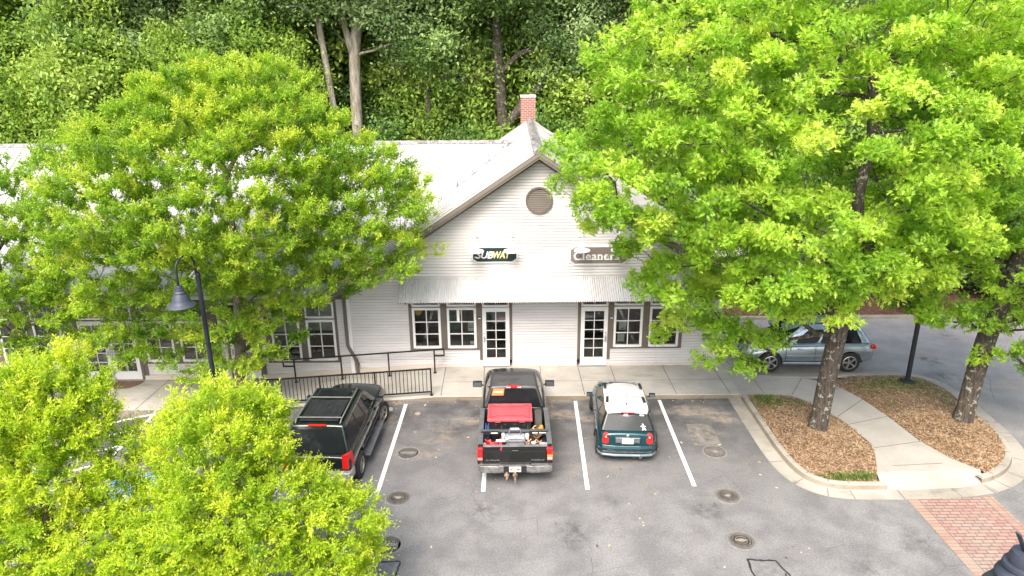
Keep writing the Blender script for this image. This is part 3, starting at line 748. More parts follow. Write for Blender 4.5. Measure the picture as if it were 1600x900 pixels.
b = MB(); b.add([(-26.5, 22.36, 3.07), (-6.1, 22.36, 3.07), (-26.5, 22.36, 2.97), (-6.1, 22.36, 2.97), (-26.5, 22.4, 2.93), (-6.1, 22.4, 2.93), (-26.5, 22.468, 2.93), (-6.1, 22.468, 2.93), (-26.5, 22.38, 3.07), (-6.1, 22.38, 3.07)], [(0, 1, 3, 2), (2, 3, 5, 4), (4, 5, 7, 6), (8, 9, 1, 0)])
b.build('gutter', WTRIM, **KW)
# downspout with its kick-out
b = MB(); ds = [(-5.80, YF - .07, 2.9), (-5.80, YF - .07, 1.05), (-5.78, YF - .075, .97), (-5.56, YF - .085, .52), (-5.52, YF - .09, .40), (-5.51, YF - .09, -.05)]
for p, q in zip(ds, ds[1:]): b.beam(p, q, .105, .08, up=(0, 1, 0))
b.box(-5.58, -5.44, YF - .15, YF - .02, .28, .33)
b.build('downspout', TAUPE, bevel=.012, **KW)
# corner boards
b = MB(); b.box(XL - .12, XL - .0, YF - .035, YF + .02, -.1, 2.74); b.build('corner_board', WTRIM, **KW)
# chimney
t = NT('chimney_brick'); c = t.coord(); br = t.n('ShaderNodeTexBrick')
xx, yy_, zz_ = t.sep(c); cmb = t.n('ShaderNodeCombineXYZ'); t.l(t.math('ADD', xx, yy_), cmb.inputs[0]); t.l(zz_, cmb.inputs[1]); t.l(cmb.outputs[0], br.inputs['Vector'])
br.inputs['Scale'].default_value = 1; br.inputs['Brick Width'].default_value = .215; br.inputs['Row Height'].default_value = .082; br.inputs['Mortar Size'].default_value = .010
br.inputs['Color1'].default_value = (.25, .075, .052, 1); br.inputs['Color2'].default_value = (.22, .065, .045, 1); br.inputs['Mortar'].default_value = (.44, .39, .34, 1); br.inputs['Bias'].default_value = -.1
CHIM = t.done(t.pbsdf(t.mix(t.maprange(t.noise(c, 5, 4), .4, .7, 0, .3), br.outputs['Color'], (.4, .25, .2)), .85, 0, t.bump(br.outputs['Fac'], -.4, .01)))
b = MB(); b.box(.47, 1.15, 33.4, 34.1, 4, 8.78); ch = b.build('chimney', CHIM, **KW)
b = MB(); b.box(.45, 1.17, 33.38, 34.12, 8.78, 8.86); b.build('chimney_cap', mat('chimney_cap_cement', (.6, .56, .52), .9, var=.15), **KW)
# round louvred vent
b = MB(); vy = YF - .02; vc = (.92, 6.13)
Mv = Matrix.Translation((vc[0], vy, vc[1])) @ Matrix.Rotation(PI / 2, 4, 'X')
b.lathe([(.385, -.01), (.385, .05), (.45, .05), (.45, -.01)], n=40, M=Mv); vent = b.build('vent', TAUPE, **KW)
b = MB()
k = -.35
while k < .36:
    h = math.sqrt(max(0, .39 ** 2 - k * k))
    b.add([(vc[0] - h, vy - .035, vc[1] + k - .028), (vc[0] + h, vy - .035, vc[1] + k - .028), (vc[0] + h, vy + .002, vc[1] + k + .028), (vc[0] - h, vy + .002, vc[1] + k + .028)], [(0, 1, 2, 3)]); k += .062
o = b.build('louvre', TAUPE, parent=vent)
b = MB(); b.prism([(vc[0] + .39 * math.cos(i * PI / 16), vc[1] + .39 * math.sin(i * PI / 16)) for i in range(32)], 0, .001)
b.v = [(x_, vy - .003, y_) for x_, y_, z_ in b.v]; o = b.build('backing', mat('dark_void', (.02, .018, .016), .9), parent=vent)

# ---- windows and doors
def kid(mb, name, m, parent, **k):
    return mb.build(name, m, parent=parent, **k)   # the part's own frame is the world frame
def window(x0, x1, z0, z1, cols=2, rows=3, Y=YF, fw=.085, name='window'):
    b = MB(); ya, yb = Y - .028, Y + .05
    b.box(x0, x0 + fw, ya, yb, z0, z1); b.box(x1 - fw, x1, ya, yb, z0, z1); b.box(x0 + fw, x1 - fw, ya, yb, z1 - fw, z1); b.box(x0 + fw, x1 - fw, ya - .02, yb, z0, z0 + fw)
    a0, a1, c0, c1 = x0 + fw, x1 - fw, z0 + fw, z1 - fw; w = .016
    for i in range(1, cols):
        q = a0 + (a1 - a0) * i / cols; b.box(q - w, q + w, ya + .012, yb - .01, c0, c1)
    for j in range(1, rows):
        q = c0 + (c1 - c0) * j / rows; b.box(a0, a1, ya + .0135, yb - .0115, q - w, q + w)
    f = b.build(name, WTRIM, bevel=.006, **KW)
    g = MB(); g.box(a0, a1, Y + .018, Y + .024, c0, c1); kid(g, 'pane', GLASS, f)
    return f
def transom(x0, x1, z0, z1, Y=YF): return window(x0, x1, z0, z1, 2, 1, Y, .07, 'transom_window')
STEEL = mat('brushed_steel', (.55, .55, .56), .3, 1.0, var=.1)
def door(x0, x1, z0, z1, rows=5, Y=YF, handle='right', top=True):
    b = MB(); ya, yb = Y - .03, Y + .03; st, tp, bt = .135, .155, .335; w = .014
    b.box(x0, x0 + st, ya, yb, z0 + .015, z1); b.box(x1 - st, x1, ya, yb, z0 + .015, z1); b.box(x0 + st, x1 - st, ya, yb, z1 - tp, z1); b.box(x0 + st, x1 - st, ya, yb, z0 + .015, z0 + bt)
    a0, a1, c0, c1 = x0 + st, x1 - st, z0 + bt, z1 - tp
    q = (a0 + a1) / 2; b.box(q - w, q + w, ya + .012, yb - .01, c0, c1)
    for j in range(1, rows):
        q = c0 + (c1 - c0) * j / rows; b.box(a0, a1, ya + .0135, yb - .0115, q - w, q + w)
    d = b.build('door', WTRIM, bevel=.005, **KW)
    g = MB(); g.box(a0, a1, Y - .004, Y + .004, c0, c1); kid(g, 'pane', GLASS, d)
    hx = x0 + .065 if handle == 'left' else x1 - .065
    g = MB(); g.box(hx - .03, hx + .03, ya - .012, ya - .0005, z0 + .93, z0 + 1.17); g.tube([(hx, ya - .01, z0 + 1.12), (hx, ya - .06, z0 + 1.1), (hx, ya - .06, z0 + .98), (hx, ya - .01, z0 + .96)], .013, 8)
    g.lathe([(.001, .02), (.028, .02), (.03, 0)], M=Matrix.Translation((hx, ya, z0 + 1.27)) @ Matrix.Rotation(PI / 2, 4, 'X'), n=12)
    kid(g, 'handle', STEEL, d)
    g = MB(); g.box(x0, x1, Y - .09, Y + .05, z0 - .005, z0 + .013); kid(g, 'threshold', mat('threshold', (.16, .15, .14), .6), d)
    return d
def trim(boxes, Y=YF, pr=.034):
    b = MB()
    for i, (x0, x1, z0, z1) in enumerate(boxes): b.box(x0, x1, Y - pr - (i % 3) * .0025, Y + .02, z0, z1)
    return b.build('window_trim', TAUPE, **KW)
# gable front, left shop
window(-3.485, -2.495, .87, 2.39); window(-2.275, -1.255, .87, 2.39)
transom(-3.485, -2.495, 2.44, 2.97); transom(-2.275, -1.255, 2.44, 2.97)
door(-1.045, -.10, .15, 2.38, handle='left'); transom(-1.045, -.10, 2.41, 2.97)
trim([(-3.60, -3.487, .80, 3.0), (-2.493, -2.277, .86, 3.0), (-3.60, -1.06, .80, .868), (-1.253, -1.047, .868, 3.0), (-1.15, -1.047, .41, .80), (-.098, -.003, .41, 3.0)])
# right shop
door(2.395, 3.335, .15, 2.38, handle='right'); transom(2.395, 3.335, 2.41, 2.97)
window(3.545, 4.555, .87, 2.38); window(4.785, 5.835, .87, 2.38); transom(3.545, 4.555, 2.43, 2.97); transom(4.785, 5.835, 2.43, 2.97)
trim([(2.285, 2.393, .41, 3.0), (3.337, 3.543, .868, 3.0), (3.337, 3.44, .41, .81), (4.557, 4.783, .86, 3.0), (3.337, 5.95, .81, .868), (5.837, 5.95, .868, 3.0)])
# wing
YW = YF + .012
for x0, x1 in ((-8.46, -7.44), (-7.22, -6.20), (-12.94, -11.92), (-11.7, -10.68), (-18.0, -17.0), (-16.78, -15.78), (-22.0, -21.0), (-20.78, -19.78)):
    window(x0, x1, .43, 1.97, Y=YW); transom(x0, x1, 2.04, 2.62, YW)
trim([(-8.66, -8.462, .36, 2.72), (-7.438, -7.222, .42, 2.64), (-8.66, -6.13, .36, .428), (-6.198, -6.11, .40, 2.72), (-8.66, -6.11, 2.632, 2.74), (-8.88, -8.78, -.1, .36)], YW)
trim([(-13.12, -12.942, .36, 2.72), (-11.918, -11.702, .42, 2.64), (-13.12, -10.30, .36, .428), (-10.678, -10.30, .40, 2.72), (-13.12, -10.30, 2.632, 2.74), (-13.10, -13.0, -.1, .36)], YW)
trim([(-18.2, -18.002, .36, 2.72), (-16.998, -16.782, .42, 2.64), (-18.2, -15.55, .36, .428), (-15.778, -15.55, .40, 2.72), (-18.2, -15.55, 2.632, 2.74)], YW)
trim([(-22.2, -22.002, .36, 2.72), (-20.998, -20.782, .42, 2.64), (-22.2, -19.4, .36, .428), (-19.778, -19.4, .40, 2.72), (-22.2, -19.4, 2.632, 2.74)], YW)
door(-9.96, -8.98, -.268, 1.98, Y=YW, handle='left'); transom(-9.96, -8.98, 2.04, 2.62, YW)
trim([(-10.05, -9.962, -.2, 2.72), (-8.978, -8.88, -.2, 2.72), (-10.05, -8.88, 2.632, 2.74)], YW)
door(-14.21, -13.245, -.268, 1.98, Y=YW, handle='left'); door(-15.20, -14.235, -.268, 1.98, Y=YW, handle='right')
transom(-14.22, -13.245, 2.04, 2.62, YW); transom(-15.20, -14.225, 2.04, 2.62, YW)
trim([(-15.35, -15.202, -.2, 2.72), (-13.243, -13.12, -.2, 2.72), (-15.35, -13.12, 2.632, 2.74)], YW)

# ---- what one sees through the panes
ROOM = mat('interior_wall', (.30, .23, .17), .9, var=.4, vs=1.2)
FLOORI = mat('interior_floor', (.36, .28, .18), .5, var=.25, vs=2)
b = MB()
for x0, x1, fz, yb in ((-5.4, 1.1, .13, 26.5), (1.3, 7.1, .13, 26.0), (-10.2, -5.75, -.28, 27), (-19, -10.35, -.28, 27), (-25.8, -19.2, -.28, 27)):
    ya = YF + .09
    b.quad((x0, yb, fz), (x1, yb, fz), (x1, yb, 2.96), (x0, yb, 2.96)); b.quad((x0, ya, fz), (x0, yb, fz), (x0, yb, 2.96), (x0, ya, 2.96)); b.quad((x1, ya, fz), (x1, yb, fz), (x1, yb, 2.96), (x1, ya, 2.96)); b.quad((x0, ya, 2.96), (x1, ya, 2.96), (x1, yb, 2.96), (x0, yb, 2.96))
b.build('interior_wall', ROOM, **KW)
b = MB()
for x0, x1, fz, yb in ((-5.4, 1.1, .13, 26.5), (1.3, 7.1, .13, 26.0), (-10.2, -5.75, -.28, 27), (-19, -10.35, -.28, 27), (-25.8, -19.2, -.28, 27)): b.box(x0, x1, YF + .06, yb, fz - .05, fz)
b.build('interior_floor', FLOORI, **KW)
WOODI = mat('shop_wood', (.22, .10, .045), .5, var=.35, vs=4); GRNI = mat('shop_green', (.03, .16, .08), .6, var=.2); YELI = mat('shop_yellow', (.7, .45, .05), .5); REDI = mat('shop_red', (.5, .04, .03), .5, var=.2)
PALE = mat('shop_pale', (.55, .52, .46), .6, var=.2)
b = MB(); b.box(-7.3, -5.9, 24.2, 24.26, .2, 1.5); b.box(-8.6, -7.5, 24.6, 24.66, .0, .8); b.box(4.6, 5.9, 23.9, 24.5, .15, 1.55); b.box(2.4, 3.3, 25.0, 25.1, .9, 2.6); b.box(-3.4, -2.5, 24.4, 25.0, .13, .85); b.box(-14.9, -13.4, 25.0, 25.3, -.2, .7)
b.build('shop_counter', WOODI, bevel=.02, **KW)
b = MB(); b.box(-2.3, -1.9, 23.6, 23.64, 1.35, 1.9); b.box(-.92, -.66, 23.3, 23.33, 1.85, 2.3); b.build('shop_poster', GRNI, **KW)
b = MB(); b.box(-.5, -.28, 23.2, 23.22, 1.72, 1.9); b.box(-.66, -.56, 23.2, 23.22, 1.3, 1.42); b.build('shop_sign_panel', REDI, **KW)
b = MB(); b.lathe([(.001, .0), (.14, .0), (.14, .03), (.001, .03)], M=Matrix.Translation((-3.28, YF + .09, 2.24)) @ Matrix.Rotation(PI / 2, 4, 'X'), n=16); b.lathe([(.001, .0), (.1, .0), (.1, .03), (.001, .03)], M=Matrix.Translation((-1.87, YF + .09, 2.2)) @ Matrix.Rotation(PI / 2, 4, 'X'), n=16); b.box(-14.5, -14.42, 23.6, 23.7, .3, 1.6)
b.build('shop_lamp_shade', YELI, **KW)
b = MB(); b.box(-9.9, -9.1, 23.4, 24.0, -.2, .55); b.box(-8.4, -7.5, 23.15, 23.18, 1.45, 1.9); b.box(-7.2, -6.25, 23.12, 23.15, 1.5, 2.55); b.box(-12.8, -12.1, 23.5, 24, .2, .9); b.box(-14.1, -13.3, 23.8, 24.3, -.2, .35); b.box(-15.1, -14.4, 23.8, 24.3, -.2, .35)
b.build('shop_blind', PALE, **KW)
b = MB()
for x0, x1, z0, z1 in ((-1.55, -1.33, 1.50, 1.86), (-1.49, -1.31, .98, 1.12), (3.74, 3.98, 1.5, 1.84), (3.70, 3.94, 1.06, 1.42), (3.09, 3.17, 1.42, 1.56), (2.98, 3.06, 2.1, 2.15)): b.box(x0, x1, YF + .028, YF + .032, z0, z1)
b.box(-1.9, -1.81, YF - .35, YF - .345, 1.98, 2.45)
b.build('paper_notice', mat('paper', (.72, .72, .66), .8, var=.08), **KW)
b = MB()
for x0, x1, z0, z1 in ((-1.53, -1.35, 1.62, 1.66), (-1.53, -1.35, 1.70, 1.72), (3.80, 3.92, 1.53, 1.58), (3.66, 3.70, .98, 1.03)): b.box(x0, x1, YF + .024, YF + .0275, z0, z1)
b.build('notice_print', mat('print_grey', (.2, .2, .22), .8), **KW)
b = MB(); b.box(-1.205, -1.075, YF - .055, YF - .037, 1.94, 2.06); b.box(3.40, 3.52, YF - .055, YF - .037, 1.93, 2.02); b.build('number_plaque', mat('plaque_navy', (.02, .02, .05), .4), bevel=.01, **KW)
b = MB(); b.box(-1.185, -1.095, YF - .0575, YF - .0555, 1.975, 2.015); b.box(3.42, 3.50, YF - .0575, YF - .0555, 1.955, 1.995); b.build('plaque_digits', WTRIM, **KW)

# ---- awning of corrugated steel on brackets
b = MB(); ax0, ax1 = -3.82, 6.12; n = int((ax1 - ax0) / .0375 * 4) ; tp = (YF - .03, 3.50); ft = (21.78, 2.975)
t = NT('corrugated_steel'); c = t.coord(); n1 = t.noise(t.map(c, (3, .5, .5)), 1.0, 4, .6); n2 = t.noise(c, 1.1, 4, .6)
col = t.mix(t.maprange(n1, .4, .75), (.60, .60, .605), (.50, .50, .51)); col = t.mix(t.maprange(n2, .4, .7, 0, .35), col, (.62, .62, .63))
CORR = t.done(t.pbsdf(col, .45, .15))
for i in range(n + 1):
    x_ = ax0 + (ax1 - ax0) * i / n; h = .021 * math.cos(2 * PI * (x_ - ax0) / .075)
    for yy, zz in (tp, ft): b.v.append((x_, yy, zz + h))
b.f = [(2 * i, 2 * i + 2, 2 * i + 3, 2 * i + 1) for i in range(n)]
aw = b.build('awning', CORR, smooth=True, **KW)
b = MB()
for x_ in (-3.545, -2.385, -1.15, -.05, 2.34, 3.44, 4.67, 5.90):
    b.beam((x_, YF - .04, 3.38), (x_, 21.86, 2.93), .06, .07); b.beam((x_, YF - .06, 2.45), (x_, YF - .06, 3.36), .07, .06, up=(0, 1, 0)); b.beam((x_, YF - .08, 2.62), (x_, 22.2, 3.02), .055, .055)
kid(b, 'bracket', mat('bracket_brown', (.15, .075, .045), .7, var=.25), aw)
b = MB(); b.box(ax0 + .02, ax1 - .02, YF - .1, YF - .036, 3.40, 3.46); b.box(ax0 + .02, ax1 - .02, 21.86, 21.93, 2.93, 2.985); kid(b, 'purlin', mat('purlin_wood', (.24, .17, .11), .8, var=.2), aw)
# floodlight head under the left awning end
b = MB(); b.lathe([(.03, 0), (.05, .06), (.055, .14)], M=Matrix.Translation((-3.62, YF - .12, 2.72)) @ Matrix.Rotation(2.2, 4, 'X'), n=12); b.lathe([(.03, 0), (.05, .06), (.055, .14)], M=Matrix.Translation((-3.48, YF - .12, 2.72)) @ Matrix.Rotation(2.4, 4, 'X'), n=12); b.box(-3.62, -3.46, YF - .1, YF - .03, 2.66, 2.72)
b.build('floodlight', mat('flood_cream', (.6, .5, .38), .5), **KW)

# ================================================================ SIGNS AND WALL LAMPS
SIGNG = mat('sign_dark_green', (.012, .035, .035), .4, var=.15); SIGNT = mat('sign_taupe', (.20, .165, .15), .55, var=.08)
CREAM = mat('sign_cream', (.85, .66, .33), .5, var=.05); SWHITE = mat('sign_white', (.82, .82, .82), .5, var=.03)
def notched(x0, x1, z0, z1, k):
    return [(x0 + 2 * k, z0), (x1 - 2 * k, z0), (x1 - 2 * k, z0 + .6 * k), (x1 - k, z0 + .6 * k), (x1 - k, z0 + 1.3 * k), (x1, z0 + 1.3 * k), (x1, z1 - 1.3 * k), (x1 - k, z1 - 1.3 * k), (x1 - k, z1 - .6 * k), (x1 - 2 * k, z1 - .6 * k), (x1 - 2 * k, z1), (x0 + 2 * k, z1), (x0 + 2 * k, z1 - .6 * k), (x0 + k, z1 - .6 * k), (x0 + k, z1 - 1.3 * k), (x0, z1 - 1.3 * k), (x0, z0 + 1.3 * k), (x0 + k, z0 + 1.3 * k), (x0 + k, z0 + .6 * k), (x0 + 2 * k, z0 + .6 * k)]
def sign(cx, cz, w, h, board, label):
    e = empty('shop_sign', (cx, YF - .02, cz), label=label, cat='shop sign')
    def pr(poly, ya, yb, name, m):
        b = MB(); b.prism(poly, 0, 1); b.v = [(x_, ya if z_ < .5 else yb, y_) for x_, y_, z_ in b.v]; b.build(name, m, e, fix=True)
    pr(notched(-w / 2, w / 2, -h / 2, h / 2, .075), 0, -.05, 'frame', SWHITE)
    pr(notched(-w / 2 + .045, w / 2 - .045, -h / 2 + .045, h / 2 - .045, .06), -.045, -.062, 'board', board)
    return e
s1 = sign(-.575, 4.30, 1.55, .57, SIGNG, 'dark green sandwich shop sign with white and cream slanted letters')
kw = dict(ext=.008, shear=.28, space=1.0, bold=.013)
a = text_mesh('SUB', .40, SWHITE, 'white_letters', s1, (-.60, -.07, -.12), align='LEFT', **kw)
a2 = text_mesh('WAY', .40, CREAM, 'cream_letters', s1, (0, -.07, -.12), align='LEFT', **kw)
def fit(o, x0, x1, h=None):
    xs_ = [v.co.x for v in o.data.vertices]; ys_ = [v.co.y for v in o.data.vertices]
    sx = (x1 - x0) / (max(xs_) - min(xs_)); sy = h / (max(ys_) - min(ys_)) if h else 1
    for v in o.data.vertices: v.co.x = (v.co.x - min(xs_)) * sx; v.co.y *= sy
    o.location.x = x0
fit(a, -.63, -.045, .25); fit(a2, -.05, .535, .25)
b = MB(); b.add([(-.62, -.084, -.12), (-.70, -.084, -.07), (-.62, -.084, -.055), (-.54, -.084, -.085)], [(0, 1, 2, 3)]); b.build('letter_arrow', SWHITE, s1)
s2 = sign(2.93, 4.25, 1.98, .66, SIGNT, 'taupe cleaners sign with raised white serif lettering beside the oak foliage')
CL = text_mesh('Cleaners', .40, SWHITE, 'letters', s2, (-.62, -.07, -.15), ext=.01, space=1.1, align='LEFT', bold=.009)
fit(CL, -.84, .70, .285)
b = MB()      # slab serifs at the feet and heads of the upright strokes
xs_ = sorted(v.co.x for v in CL.data.vertices)
zb = [v.co for v in CL.data.vertices]
b2 = []
cols = {}
for v in zb:
    if abs(v.y) < .012: cols.setdefault(round(v.x, 2), 0); cols[round(v.x, 2)] += 1
last = -9
for x_ in sorted(cols):
    if x_ - last < .07: continue
    last = x_; b.box(x_ - .84 - .025, x_ - .84 + .065, -.084, -.06, -.152, -.128)
b.build('letter_serif', SWHITE, s2)

LAMPW = mat('white_enamel', (.84, .84, .84), .3, var=.02)
def wall_lamp(x, z, label, parent=None):
    e = empty('wall_lamp', (x, YF - .02, z), label=label, cat='wall lamp', group='white gooseneck lamps over the shop signs')
    b = MB(); b.lathe([(.001, .0), (.075, .0), (.075, .03), (.001, .035)], M=Matrix.Translation((.0, 0, -.09)) @ Matrix.Rotation(PI / 2, 4, 'X'), n=16); b.build('wall_plate', LAMPW, e, smooth=40)
    pts = [(0, 0, -.09), (0, -.12, -.05)] + [(0, -.12 - .17 * (1 - math.cos(a_)) / 1.0 * .9, .0 + .1 * math.sin(a_)) for a_ in frange(.3, PI, 8)] + [(0, -.43, -.2), (0, -.43, -.3)]
    b = MB(); b.tube(pts, .017, 8); b.build('gooseneck', LAMPW, e, smooth=True)
    b = MB(); b.lathe([(.03, -.26), (.055, -.28), (.06, -.38), (.09, -.43), (.16, -.465), (.265, -.50), (.275, -.53), (.265, -.53), (.15, -.48), (.06, -.44), (.001, -.44)], (0, -.43, 0), 28); b.build('lamp_shade', LAMPW, e, smooth=50)
wall_lamp(-1.19, 5.05, 'white gooseneck wall lamp above the left end of the dark green sign')
wall_lamp(.00, 5.05, 'white gooseneck wall lamp above the right end of the dark green sign')
wall_lamp(2.33, 5.05, 'white gooseneck wall lamp above the first letters of the cleaners sign')
wall_lamp(3.55, 5.05, 'white gooseneck wall lamp above the cleaners sign, half hidden in oak leaves')

# ================================================================ RAILS, MAT
IRONB = mat('black_rail_paint', (.012, .012, .014), .4, var=.2)
def guard_rail():
    e = empty('guard_rail', (-5.2, YK + .12, 0), label='black picket guard rail along the ramp edge behind the black SUV', cat='guard rail')
    kw = dict(parent=e, world=True); Y = YK + .13
    top = lambda x: swz(x) + .95; bot = lambda x: swz(x) + .13
    xa, xb = -8.05, -2.66
    for z_ in (top, bot):
        b = MB()
        for p, q in zip(frange(xa, xb, 12), frange(xa, xb, 12)[1:]): b.beam((p, Y, z_(p)), (q + .004, Y, z_(q)), .042, .042)
        b.build('rail', IRONB, **kw)
    for x in (xa, -6.28, -4.48, xb): b = MB(); b.box(x - .022, x + .022, Y - .022, Y + .022, swz(x), top(x) + .02); b.box(x - .05, x + .05, Y - .05, Y + .05, swz(x), swz(x) + .012); b.build('post', IRONB, **kw)
    x = xa + .125
    while x < xb - .05:
        if min(abs(x - q) for q in (-6.28, -4.48)) > .05: b = MB(); b.box(x - .009, x + .009, Y - .009, Y + .009, bot(x), top(x)); b.build('picket', IRONB, **kw)
        x += .125
guard_rail()
def hand_rail():
    e = empty('hand_rail', (-5, 22.45, 0), label='black handrail on four posts along the shop wall above the ramp', cat='handrail')
    kw = dict(parent=e, world=True); Y = 22.45
    ps = (-7.62, -5.98, -4.32, -2.72); top = lambda x: swz(x) + .88
    pts = [(-7.62, Y, top(-7.62) - .26), (-8.0, Y, top(-7.62) - .26), (-8.0, Y, top(-7.62))] + [(x, Y, top(x)) for x in ps] + [(-2.38, Y, top(-2.4)), (-2.38, Y, top(-2.4) - .24), (-2.72, Y, top(-2.4) - .24)]
    b = MB()
    for p, q in zip(pts, pts[1:]):
        b.beam(p, q, .044, .044); b.box(q[0] - .022, q[0] + .022, Y - .0225, Y + .0225, q[2] - .022, q[2] + .022)
    b.build('rail', IRONB, **kw)
    for x in ps: b = MB(); b.box(x - .024, x + .024, Y - .024, Y + .024, swz(x), top(x)); b.box(x - .055, x + .055, Y - .055, Y + .055, swz(x), swz(x) + .012); b.build('post', IRONB, **kw)
hand_rail()
b = MB(); pts = [(.62 * math.cos(a_), -.62 * math.sin(a_)) for a_ in frange(0, PI, 20)]
b.prism(pts[::-1], 0, .012); o = b.build('door_mat', mat('coir_mat', (.16, .10, .06), .95, var=.55, vs=14, bump=.6, bs=90), loc=(-13.75, 22.78, -.262), label='brown half round doormat in front of the white double doors', cat='doormat')

# ================================================================ NEIGHBOURS seen through the leaves
def simple_house(x0, x1, y0, y1, z0, zw, zr, wallm, roofm, label):
    e = empty('neighbour_building', ((x0 + x1) / 2, y0, 0), label=label, cat='building'); kw = dict(parent=e, world=True)
    b = MB(); b.box(x0, x1, y0, y1, z0, zw); b.build('wall', wallm, **kw)
    b = MB(); ym = (y0 + y1) / 2
    slab(b, [(x0 - .4, y0 - .5, zw - .1), (x1 + .4, y0 - .5, zw - .1), (x1 + .4, ym, zr), (x0 - .4, ym, zr)], .12); slab(b, [(x0 - .4, ym, zr), (x1 + .4, ym, zr), (x1 + .4, y1 + .5, zw - .1), (x0 - .4, y1 + .5, zw - .1)], .12)
    b.build('roof', roofm, **kw)
    k = x0 + 1.2
    while k < x1 - 1.5:
        b = MB(); b.box(k, k + 1.3, y0 - .06, y0 + .01, z0 + 1.0, z0 + 2.3); f = b.build('window', WTRIM, **kw)
        b = MB(); b.box(k + .08, k + 1.22, y0 - .075, y0 - .055, z0 + 1.08, z0 + 2.22); o = b.build('pane', mat('dark_pane', (.03, .035, .04), .08), parent=f)
        k += 2.6
    return e
t = NT('tan_brick'); c = t.coord(); TANB = t.done(t.pbsdf(t.mix(t.maprange(t.noise(c, 9, 4, .7), .35, .65), (.36, .19, .13), (.48, .30, .22)), .9))
simple_house(15, 30, 50.5, 58, .3, 3.6, 5.6, TANB, mat('pale_roof', (.58, .56, .53), .6, var=.12), 'tan brick neighbour building with pale roof glimpsed through the oaks')
# ================================================================ VEHICLES (x right, y forward, origin on the ground)
def paint(name, col, rough=.18, flake=.0, dust=.25):
    t = NT(name); c = t.coord(); n = t.noise(c, 3.5, 5, .65); x, y, z = t.sep(c)
    d = t.math('MULTIPLY', t.maprange(n, .38, .72), dust)
    cc = t.mix(d, col, (.09, .085, .078))
    return t.done(t.pbsdf(cc, t.math('MULTIPLY_ADD', d, .6, rough), flake, None, Coat_Weight=.4, Coat_Roughness=.06, Specular_IOR_Level=.5))
def glassd(name, col=(.012, .014, .016)): return mat(name, col, .06, var=.3, vs=1.5, Specular_IOR_Level=.16)
RUBBER = mat('tyre_rubber', (.022, .021, .02), .85, var=.3, vs=10)
BLACKP = mat('black_plastic', (.018, .018, .019), .5, var=.25, vs=6)
GREYP = mat('grey_plastic', (.12, .125, .13), .55, var=.25, vs=6)
CHROME = mat('dull_chrome', (.55, .55, .55), .25, 1.0, var=.25, vs=4, rvar=.12)
ALLOY = mat('alloy_wheel', (.62, .62, .63), .3, .8, var=.1)
TANALLOY = mat('dusty_alloy', (.36, .33, .29), .5, .5, var=.25, vs=8)
REDL = mat('red_tail_lens', (.62, .012, .012), .12, var=.15, vs=9, Coat_Weight=.5)
AMBER = mat('amber_lens', (.8, .26, .03), .15); CLEARL = mat('clear_lens', (.7, .68, .66), .12)
PLATEW = mat('plate_white', (.74, .73, .7), .4, var=.05); PEACH = mat('plate_peach', (.78, .42, .22), .5); PLTEXT = mat('plate_ink', (.05, .06, .09), .5); PLGREEN = mat('plate_green', (.05, .25, .14), .5)
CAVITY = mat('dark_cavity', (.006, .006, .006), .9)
def ring(y, w, zb, zt, wt, crown=.03, m=.55, tuck=.80):
    h = zt - zb
    half = [(0, zb), (w * tuck, zb), (w * .965, zb + .12 * h), (w, zb + m * h), (w - (w - wt) * .35, zt - .14 * h), (wt, zt), (wt * .55, zt + crown * .8), (0, zt + crown)]
    pts = half + [(-x, z) for x, z in half[-2:0:-1]]
    return [(x, y, z) for x, z in pts]
def shell(name, st, m, parent, arches=(), sub=2, extra=()):
    b = MB(); b.loft([ring(*s) for s in st]); o = b.build(name, m, sub=sub, fix=True, smooth=True)
    cs = []
    for y, z, r, w in arches:
        for s_ in (-1, 1):
            k = MB(); k.lathe([(r, -.22), (r, .3)], M=Matrix.Translation((s_ * w, y, z)) @ Matrix.Rotation(PI / 2, 4, 'Y'), n=36); cs.append(k.build('cut', m, fix=True))
    bake(o, cs + list(extra)); o.data.shade_smooth(); o.data.set_sharp_from_angle(angle=R(38)); o.parent = parent
    return o
